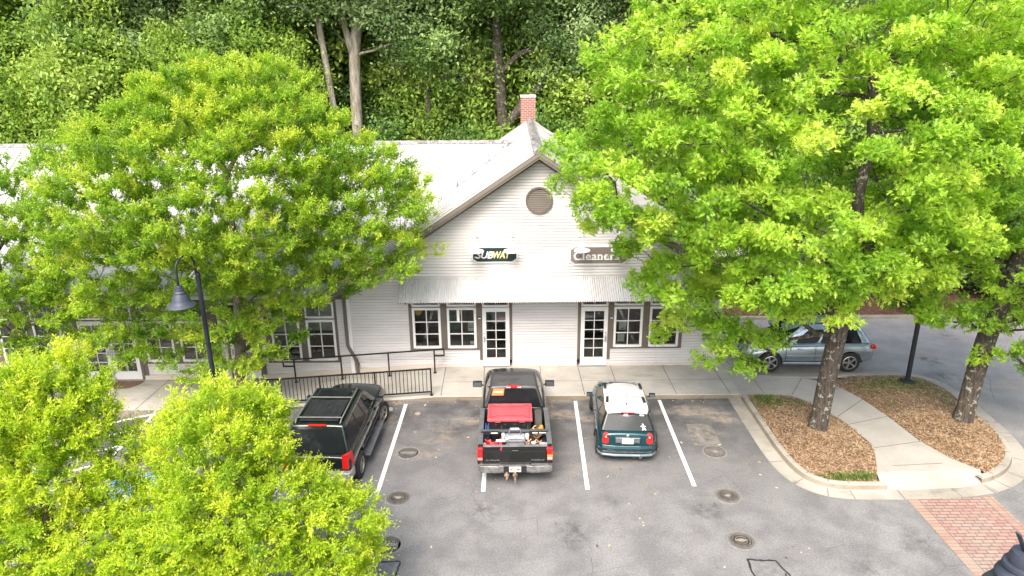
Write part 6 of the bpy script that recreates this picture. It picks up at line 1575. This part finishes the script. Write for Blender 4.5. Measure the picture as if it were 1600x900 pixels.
# the round elm in front of the shops and its neighbour
tree('elm_tree', 'round spreading elm in front of the shop windows behind the left street lamp', 'elms along the shop pavement',
     [(-9.24, 21.55, -.27), (-9.15, 21.5, .6), (-9.0, 21.4, 1.4), (-8.9, 21.35, 2.2), (-8.8, 21.3, 3.2), (-8.7, 21.25, 4.4), (-8.6, 21.2, 5.8), (-8.5, 21.1, 7.4)], .17,
     [(-8.4, 20.7, 7.1, 4.7, 3.4, 3.0), (-8.2, 21.0, 9.3, 2.8, 2.4, 1.4), (-4.6, 20.7, 6.6, 2.2, 2.0, 1.8), (-3.9, 20.6, 5.0, 1.5, 1.3, .8), (-12.2, 20.8, 6.7, 2.0, 2.1, 2.0), (-12.5, 20.8, 4.6, 1.8, 1.6, 1.5), (-9.4, 20.8, 3.3, 2.4, 1.2, 1.2), (-12.0, 20.9, 3.1, 1.8, 1.2, 1.1), (-12.2, 20.8, 2.3, 1.6, .9, .7), (-9.9, 20.8, 1.6, 1.5, .7, .9), (-7.8, 20.8, 2.5, 1.0, .8, .9), (-6.4, 20.7, 4.1, 1.7, 1.2, .9), (-8.6, 20.7, 1.8, 1.0, .7, .7, .9)],
     640, .60, 13, 13, ELML, ELM_G, BARKG, tone=(.68, .14), flat=.42)
tree('elm_tree', 'elm cut by the left edge of the view in front of the white roof', 'elms along the shop pavement',
     [(-16.4, 21.6, -.27), (-16.4, 21.55, .9), (-16.3, 21.5, 2.0), (-16.3, 21.45, 3.2), (-16.3, 21.4, 4.8), (-16.3, 21.3, 6.4)], .15,
     [(-16.4, 20.9, 4.7, 2.5, 2.0, 2.6), (-15.0, 20.8, 3.0, 1.5, 1.1, 1.3), (-15.3, 20.9, 6.7, 1.1, 1.1, 1.3), (-17.6, 20.8, 6.4, 1.8, 1.6, 1.6), (-14.7, 20.8, 2.4, 1.2, .8, .8)],
     205, .66, 13, 14, ELML, ELM_G, BARKG, tone=(.62, .14), flat=.42)
# yellow-green young trees nearest the camera, their trunks below the frame
tree('young_elm', 'yellow-green young tree nearest the camera, right one of the front pair', 'young trees in front of the car park',
     [(-5.2, 11.5, -.05), (-5.2, 11.5, .8), (-5.2, 11.55, 1.5), (-5.25, 11.6, 2.2), (-5.3, 11.7, 3.0), (-5.35, 11.8, 3.8)], .10,
     [(-5.6, 12.0, 3.75, 1.25, 1.2, 1.15), (-4.85, 12.0, 3.9, .65, .6, .6), (-4.5, 11.8, 2.6, .95, .9, .7), (-3.6, 11.6, 2.0, .9, 1.0, .8), (-5.4, 11.2, 2.3, 1.6, 1.1, 1.1), (-3.4, 11.2, 1.15, .85, .9, .7), (-6.4, 11.0, 2.1, .9, 1.0, .8), (-7.15, 11.9, 2.2, .7, .8, .7, .7), (-7.6, 12.1, 3.1, .55, .6, .8, .7)],
     280, .38, 10, 15, YELL, ELM_Y, BARKG, tone=(.60, .13), lo=.5, rmin=.0045, flat=.7)
tree('young_elm', 'yellow-green young tree in the lower left corner, left one of the front pair', 'young trees in front of the car park',
     [(-9.2, 11.6, -.3), (-9.2, 11.6, .8), (-9.2, 11.7, 1.8), (-9.15, 11.8, 2.8), (-9.1, 11.9, 3.8), (-9.0, 12.0, 4.6)], .10,
     [(-8.7, 12.0, 4.5, 1.05, 1.0, 1.05), (-9.9, 12.0, 4.0, 1.2, 1.2, 1.2), (-8.9, 11.5, 2.9, 1.1, 1.0, 1.0), (-7.9, 11.1, 1.9, 1.1, .9, .8), (-9.6, 11.0, 1.8, 1.4, 1.0, .9), (-10.4, 11.6, 3.0, 1.0, 1.0, 1.0)],
     310, .38, 10, 16, YELL, ELM_Y, BARKG, tone=(.64, .13), lo=.5, rmin=.0045, flat=.7)

# ---------------------------------------------------------------- the wood behind the shops
WOOD = [leaf_mat('woodland_leaves', [(0, (.10, .19, .06)), (.4, (.21, .33, .10)), (.75, (.31, .44, .15)), (1, (.40, .52, .19))], .42, .45, .22),
        leaf_mat('woodland_leaves_light', [(0, (.12, .24, .045)), (.4, (.24, .39, .07)), (.75, (.36, .51, .10)), (1, (.46, .60, .13))], .42, .45, .22),
        leaf_mat('woodland_leaves_grey', [(0, (.10, .18, .065)), (.4, (.205, .315, .125)), (.75, (.30, .425, .18)), (1, (.40, .50, .26))], .42, .45, .22)]
WOOD += [leaf_mat('woodland_leaves_deep', [(0, (.05, .12, .035)), (.4, (.11, .22, .06)), (.75, (.19, .33, .09)), (1, (.28, .42, .13))], .42, .45, .2),
         leaf_mat('woodland_leaves_spring', [(0, (.13, .24, .045)), (.4, (.25, .39, .07)), (.75, (.36, .50, .10)), (1, (.46, .58, .15))], .42, .45, .22)]
WL = ('rosette', OV, .62, 46, .215, .38); SHL = ('rosette', OV, .62, 34, .175, .26)
def place(root, x, y, s, rz, sz=None, label=None, first=False):
    r = root if first else copy_tree(root)
    r.location = (x, y, land_z(x, y) - .1); r.rotation_euler = (0, 0, rz); r.scale = (s, s, sz or s)
    if label: r['label'] = label
    if not first:                     # species differ in leaf colour from tree to tree, within what the label says
        lb = r['label']; ok = (1, 4) if 'light' in lb else (0, 3) if 'dark' in lb else (2,) if 'grey-green' in lb else (0, 1, 2)
        for ch in r.children:
            if ch.name.startswith('crown'):
                ch.material_slots[0].link = 'OBJECT'; ch.material_slots[0].material = WOOD[ok[int(abs(x * 7.3 + y * 3.1)) % len(ok)]]
    return r
# characters in the front row, built where they stand
# tall pale forked tree
def wz(x, y): return land_z(x, y)
pale = tree('forest_tree', 'tall pale-barked tree with forked trunk rising behind the white roof', 'woodland trees behind the shops',
     [(-8.6, 40, -.3), (-8.6, 40, 3), (-8.55, 40, 6), (-8.5, 40, 8.5), (-8.4, 40, 10.6), (-8.1, 40, 12.5), (-7.9, 40, 15), (-7.8, 40, 18)], .30,
     [(-8.5, 40, 17, 5.5, 4.5, 4.5), (-10.5, 39.6, 13.6, 3.0, 2.2, 1.8), (-5.5, 39.6, 13.2, 3.2, 2.4, 1.8)], 85, 1.05, 10, 31, WL, WOOD[2], BARKP, drop=False, tone=(.5, .2), lo=.55, rmin=.022, stiff=.3)
bb = MB(); bb.tube([(.1, 0, 11.0), (.6, 0, 12.4), (1.3, -.1, 13.4), (2.4, -.2, 14.2)], [.17, .14, .11, .05], 10); bb.tube([(.15, 0, 10.9), (-.25, 0, 12.6), (-.4, 0, 14.6), (-.5, 0, 17)], [.2, .17, .15, .08], 10)
bb.build('limb', BARKP, pale, smooth=60)
lean = tree('forest_tree', 'slim pale tree leaning left beside the forked pale tree', 'woodland trees behind the shops',
     [(-9.0, 39.4, -.3), (-9.3, 39.4, 4), (-9.6, 39.4, 8), (-9.9, 39.4, 11), (-10.2, 39.4, 14), (-10.3, 39.4, 17)], .17,
     [(-10.4, 39.4, 16, 3.6, 3.0, 3.2)], 42, 1.05, 10, 32, WL, WOOD[0], BARKP, drop=False, tone=(.45, .2), lo=.55, rmin=.022, stiff=.3)
slim = tree('forest_tree', 'thin grey trunk with high crown just left of the brown leaning tree', 'woodland trees behind the shops',
     [(-4.6, 40, -.3), (-4.6, 40, 4), (-4.55, 40, 8), (-4.5, 40, 11), (-4.4, 40, 15)], .18,
     [(-4.4, 39.6, 12.6, 3.2, 2.6, 2.6), (-4.2, 40, 16, 3.0, 3.0, 2.6)], 54, 1.05, 10, 33, WL, WOOD[2], BARKG, drop=False, tone=(.55, .2), lo=.55, rmin=.022, stiff=.3)
vee = tree('forest_tree', 'brown trunk dividing low into a V behind the chimney, one limb leaning far right', 'woodland trees behind the shops',
     [(-.6, 39.0, -.3), (-.55, 39, 3), (-.5, 39, 6.0), (-.45, 39, 7.6), (-.6, 39, 9.6), (-.7, 39, 12), (-.8, 39, 15)], .29,
     [(-1.2, 39.0, 15.5, 4.0, 3.4, 3.6), (-3.0, 38.6, 11.0, 2.4, 2.0, 1.6), (7.5, 38.8, 15.5, 4.2, 3.0, 3.0), (4.5, 38.8, 13.6, 2.6, 2.0, 1.7), (3.4, 38.4, 10.6, 1.6, 1.2, 1.0, .6)], 102, 1.05, 10, 34, WL, WOOD[0], BARK, drop=False, tone=(.5, .2), lo=.55, rmin=.022, stiff=.35)
bb = MB()
for off in (0.0, .35):
    bb.tube([(.1, 0, 7.0 - .1), (1.3, -.1 + off, 8.4 + off * .6), (2.6, -.1 + off * 2, 9.8 + off * 1.4), (4.0, -.1 + off * 2, 11.2 + off * 1.4), (5.6, 0, 12.4 + off * 1.5), (8.0, 0, 14.2 + off * 2)], [.26, .24, .21, .18, .14, .07] if off == 0 else [.16, .16, .14, .12, .09, .05], 12)
bb.build('limb', BARK, vee, smooth=60)
left = tree('forest_tree', 'dark trunk showing high among the leaves at upper left', 'woodland trees behind the shops',
     [(-25.2, 41, -.3), (-25.0, 41, 4), (-24.8, 41, 8), (-24.8, 41, 11), (-25.1, 41, 14), (-25.3, 41, 18)], .36,
     [(-25.5, 41, 17.5, 5.5, 4.5, 4.2), (-28, 40, 10.6, 3.4, 2.4, 2.2), (-22.6, 39.8, 9.6, 2.8, 2.0, 2.2), (-26, 39.2, 7.4, 3.0, 1.8, 1.8)], 106, 1.05, 10, 35, WL, WOOD[1], BARKG, drop=False, tone=(.5, .2), lo=.55, rmin=.022, stiff=.3)
# kinds that recur through the wood
A = tree('forest_tree', 'broad woodland tree with leaves down to the ground, far left behind the roof', 'woodland trees behind the shops', [(0, 0, -.3), (.1, 0, 3), (0, .1, 6), (.1, 0, 10), (0, 0, 14), (0, 0, 18)], .34, [(0, 0, 12.5, 4.6, 4.2, 5.0), (1.2, -1, 6.4, 3.6, 3.0, 3.0), (-1.6, -.6, 7.4, 3.2, 3.0, 2.8), (.4, 0, 17.5, 3.0, 3.0, 2.8)], 126, 1.05, 10, 41, WL, WOOD[0], BARKG, drop=False, tone=(.42, .2), lo=.55, rmin=.022)
B = tree('forest_tree', 'lighter green woodland tree with loose rounded clumps', 'woodland trees behind the shops', [(0, 0, -.3), (0, .1, 4), (.1, 0, 8), (.2, 0, 12), (.1, 0, 16)], .30, [(0, 0, 13, 4.0, 3.8, 4.0), (-2.0, -.8, 8.6, 2.8, 2.4, 2.0), (2.2, -.6, 9.6, 2.6, 2.4, 2.0), (0, 0, 17, 2.6, 2.6, 2.4)], 106, 1.05, 10, 42, WL, WOOD[1], BARKG, drop=False, tone=(.48, .2), lo=.55, rmin=.022)
Cc = tree('forest_tree', 'grey-green woodland tree with a tall oval crown', 'woodland trees behind the shops', [(0, 0, -.3), (0, .1, 4), (-.1, 0, 9), (0, 0, 14), (0, 0, 19)], .34, [(0, 0, 14, 4.2, 4.2, 6.0), (1.0, -.8, 8.0, 3.0, 2.8, 2.2), (-1.4, -.6, 18, 2.4, 2.4, 2.6)], 115, 1.05, 10, 43, WL, WOOD[2], BARKP, drop=False, tone=(.48, .2), lo=.55, rmin=.022)
S = tree('forest_shrub', 'dark understorey shrub behind the roof ridge', 'understorey shrubs below the wood', [(0, 0, -.2), (.1, 0, .8), (0, .1, 1.8), (0, 0, 3.2)], .09, [(0, 0, 2.9, 2.3, 2.0, 2.6), (1.2, 0, 1.7, 1.7, 1.5, 1.5), (-1.3, .2, 2.0, 1.6, 1.5, 1.7)], 54, .7, 9, 44, SHL, WOOD[0], BARKG, drop=False, tone=(.34, .18), lo=.5, rmin=.012)
S2 = tree('forest_shrub', 'light yellow-green shrub lit in a gap of the wood', 'understorey shrubs below the wood', [(0, 0, -.2), (.1, 0, .8), (0, .1, 1.8), (0, 0, 3.2)], .08, [(0, 0, 2.6, 1.9, 1.7, 2.4), (.9, 0, 1.6, 1.4, 1.3, 1.4)], 36, .7, 9, 45, SHL, WOOD[1], BARKG, drop=False, tone=(.7, .18), lo=.5, rmin=.012)
Y1 = tree('forest_tree', 'small light green tree leaning out of the wood edge', 'woodland trees behind the shops', [(0, 0, -.2), (.1, -.1, 2), (0, -.1, 4), (.1, -.2, 6), (0, -.2, 8)], .13, [(0, -.3, 6.6, 2.5, 2.2, 2.6), (.9, -.5, 4.2, 2.0, 1.7, 1.5), (-1.0, -.4, 5.0, 1.9, 1.7, 1.6), (0, -.3, 8.6, 1.6, 1.5, 1.3)], 95, .85, 10, 46, ('rosette', OV, .62, 40, .185, .30), WOOD[0], BARKG, drop=False, tone=(.55, .2), lo=.5, rmin=.014)
kinds = {'A': (A, 'broad dark green'), 'B': (B, 'light green clumped'), 'C': (Cc, 'grey-green tall')}
used = set()
rnd = random.Random(77)
spots = [('A', -34, 42), ('B', -29.5, 44), ('A', -19.5, 42.5), ('C', -15.5, 43.5), ('A', -12.2, 45), ('C', -6.5, 45.5), ('B', -2.0, 45.5), ('A', 3.5, 44), ('C', 7.6, 42.5), ('A', 11.5, 46), ('B', 15.5, 45), ('C', 20, 43), ('A', 26, 47), ('B', 31, 46), ('C', 36, 48),
         ('C', -39, 50), ('A', -32, 52), ('C', -26, 51), ('B', -20.5, 52), ('A', -15, 53), ('B', -9.5, 53), ('C', -4, 54), ('A', 1.5, 53), ('B', 6.5, 54), ('C', 12, 54), ('A', 17, 55), ('C', 24, 55), ('B', 31, 56), ('A', 39, 56),
         ('A', -42, 62), ('B', -34, 63), ('C', -27, 64), ('A', -20, 63), ('C', -13, 64), ('B', -6, 65), ('A', 1, 64), ('C', 8, 65), ('A', 15, 64), ('B', 23, 66), ('A', 32, 66), ('C', 42, 67)]
def where(x, y):
    side = 'far left' if x < -24 else 'left' if x < -11 else 'behind the white roof' if x < -1 else 'behind the chimney' if x < 9 else 'right, behind the oaks'
    row = 'front row' if y < 48 else 'second row' if y < 59 else 'back row'
    return f'{row} of the wood, {side}'
for k, x, y in spots:
    root, w = kinds[k]
    zs = rnd.uniform(.66, .86) if y < 48 else rnd.uniform(.85, 1.05) if y < 59 else rnd.uniform(1.1, 1.35)
    r = place(root, x, y, rnd.uniform(.95, 1.25), rnd.uniform(0, 6.28), zs, f'{w} woodland tree in the {where(x, y)}', first=k not in used); used.add(k)
sp = [(-37, 39), (-33.5, 38.4), (-30.5, 39), (-27.6, 38.2), (-23, 38.4), (-20.4, 38.2), (-17.5, 38.6), (-14.6, 38.2), (-12, 39), (-6.8, 39.6), (-2.6, 38.2), (1.9, 38), (4.6, 38.6), (7.5, 38), (10.2, 39), (-10.4, 41.5), (-3.0, 41.6), (3.0, 41.5), (-7, 42.5), (13.5, 48), (-24, 43), (-16.6, 41), (.8, 42.8), (6.3, 41.8), (26, 40), (29, 41), (32, 42), (24.5, 43), (-35, 46), (-31, 47), (-22, 46.5), (-18, 47), (-13.6, 46.5), (-10, 47.5), (-5, 47), (-1, 47.5), (3.4, 47), (7, 47), (10, 47.6), (16, 40.5), (20, 40)]
for i, (x, y) in enumerate(sp):
    near = 'left part' if x < -18 else 'above the left elm' if x < -7 else 'above the white roof ridge' if x < -1 else 'around the chimney' if x < 9 else 'behind the oaks at right'
    place(S, x, y, rnd.uniform(.85, 1.5), rnd.uniform(0, 6.28), rnd.uniform(.9, 1.5), f'dark understorey shrub at the foot of the wood, {near}', first=i == 0)
for i, (x, y, w) in enumerate([(-1.9, 40.8, 'left of the V-shaped trunk'), (.75, 40.6, 'inside the V-shaped trunk'), (-6.2, 43.4, 'right of the pale forked trunk'), (2.2, 43.6, 'above the leaning limb')]):
    place(S2, x, y, rnd.uniform(.8, 1.1), rnd.uniform(0, 6.28), 1.25, f'light yellow-green shrub in a gap of the wood, {w}', first=i == 0)

for i, (x, y, sc, w) in enumerate([(-31, 38.2, 1.25, 'far left'), (-26.5, 37.8, 1.0, 'far left, beside the dark trunk'), (-21.5, 38.4, 1.2, 'left of the round elm top'), (-17.2, 38, 1.05, 'above the round elm'), (-13.2, 38.4, 1.15, 'above the round elm, right part'), (-5.6, 43.6, 1.15, 'right of the forked pale trunk'), (-2.7, 41.6, 1.3, 'left of the V-shaped trunk'), (2.9, 41.2, 1.2, 'right of the chimney'), (5.9, 39.2, 1.25, 'between chimney and the big oak'), (9.0, 39.8, 1.3, 'behind the big oak top'), (-11.4, 43.4, 1.5, 'deep behind the leaning pale tree'), (-36, 40, 1.4, 'at the left frame edge'), (13, 42, 1.5, 'behind the big oak, right part'), (18, 42, 1.4, 'between the two oaks'), (23.5, 41.5, 1.4, 'behind the right oak')]):
    place(Y1, x, y, sc, rnd.uniform(0, 6.28), sc * rnd.uniform(.95, 1.2), f'small light green tree at the edge of the wood, {w}', first=i == 0)

for x, y, sc, w in ((-14.6, 39.3, .95, 'above the round elm'), (3.3, 39.4, .9, 'right of the chimney'), (-21.2, 39.4, 1.05, 'far left of the roof')):
    place(slim, x, y, sc, rnd.uniform(0, 6.28), sc, f'thin grey trunk with high crown at the wood edge, {w}')
for x, y, sc, w in ((-8.4, 46.5, 1.5, 'deep behind the forked pale tree'), (-3.4, 46, 1.6, 'deep left of the chimney'), (1.6, 47, 1.6, 'deep behind the chimney'), (5.2, 45.5, 1.5, 'deep right of the chimney'), (-15, 46, 1.6, 'deep behind the round elm'), (-24, 46, 1.7, 'deep in the left part'), (-29, 45.5, 1.6, 'deep at far left'), (8.8, 46, 1.6, 'deep behind the big oak')):
    place(Y1, x, y, sc, rnd.uniform(0, 6.28), sc * rnd.uniform(.9, 1.1), f'light green tree {w} of the wood' if 'part' in w else f'light green tree in the wood, {w}')

for x, y, sc in ((11.6, 30.2, .62), (13.4, 29.4, .7), (15.2, 30.4, .75), (17.2, 29.6, .7), (19.3, 30.2, .8), (21.4, 29.5, .75), (23.4, 30.4, .8), (12.6, 32.2, .8), (16.2, 32.4, .85), (20.4, 32.3, .85)):
    o = place(S, x, y, sc, rnd.uniform(0, 6.28), sc * .8, 'low dark green shrub planted on the bark mulch bank across the side drive'); o.location.z = .1 + (y - 27.78) * .11; o['group'] = 'shrubs on the mulch bank'
# ================================================================ LIGHT
SUN_EL, SUN_AZ = 52.0, 198.0           # azimuth measured clockwise from +y; light comes from behind the camera's left
w = bpy.data.worlds.new('World'); SC.world = w; w.use_nodes = True
nt = w.node_tree; bg = nt.nodes['Background']; sky = nt.nodes.new('ShaderNodeTexSky'); sky.sky_type = 'NISHITA'; sky.sun_disc = False
sky.sun_elevation = R(SUN_EL); sky.sun_rotation = R(SUN_AZ); sky.air_density = 1.0; sky.dust_density = 6.0; sky.ozone_density = 0.3; sky.altitude = 200
nt.links.new(sky.outputs[0], bg.inputs[0]); bg.inputs[1].default_value = .15
sl_ = bpy.data.lights.new('sun', 'SUN'); sl_.energy = 1.4; sl_.angle = R(35); sl_.color = (1, .96, .9)
so = link(bpy.data.objects.new('sun', sl_))
el, az = R(SUN_EL), R(SUN_AZ)
dv = Vector((math.sin(az) * math.cos(el), math.cos(az) * math.cos(el), math.sin(el)))
so.rotation_euler = dv.to_track_quat('Z', 'Y').to_euler(); so.location = dv * 60
vs_ = SC.view_settings; vs_.view_transform = 'Standard'; vs_.look = 'None'; vs_.gamma = 1; vs_.exposure = 1.4; vs_.use_curve_mapping = False
SC.render.engine = 'CYCLES'
cy = SC.cycles; cy.max_bounces = 10; cy.diffuse_bounces = 6; cy.glossy_bounces = 3; cy.transmission_bounces = 4; cy.transparent_max_bounces = 8
cy.caustics_reflective = False; cy.caustics_refractive = False; cy.use_denoising = True; cy.sample_clamp_indirect = 8
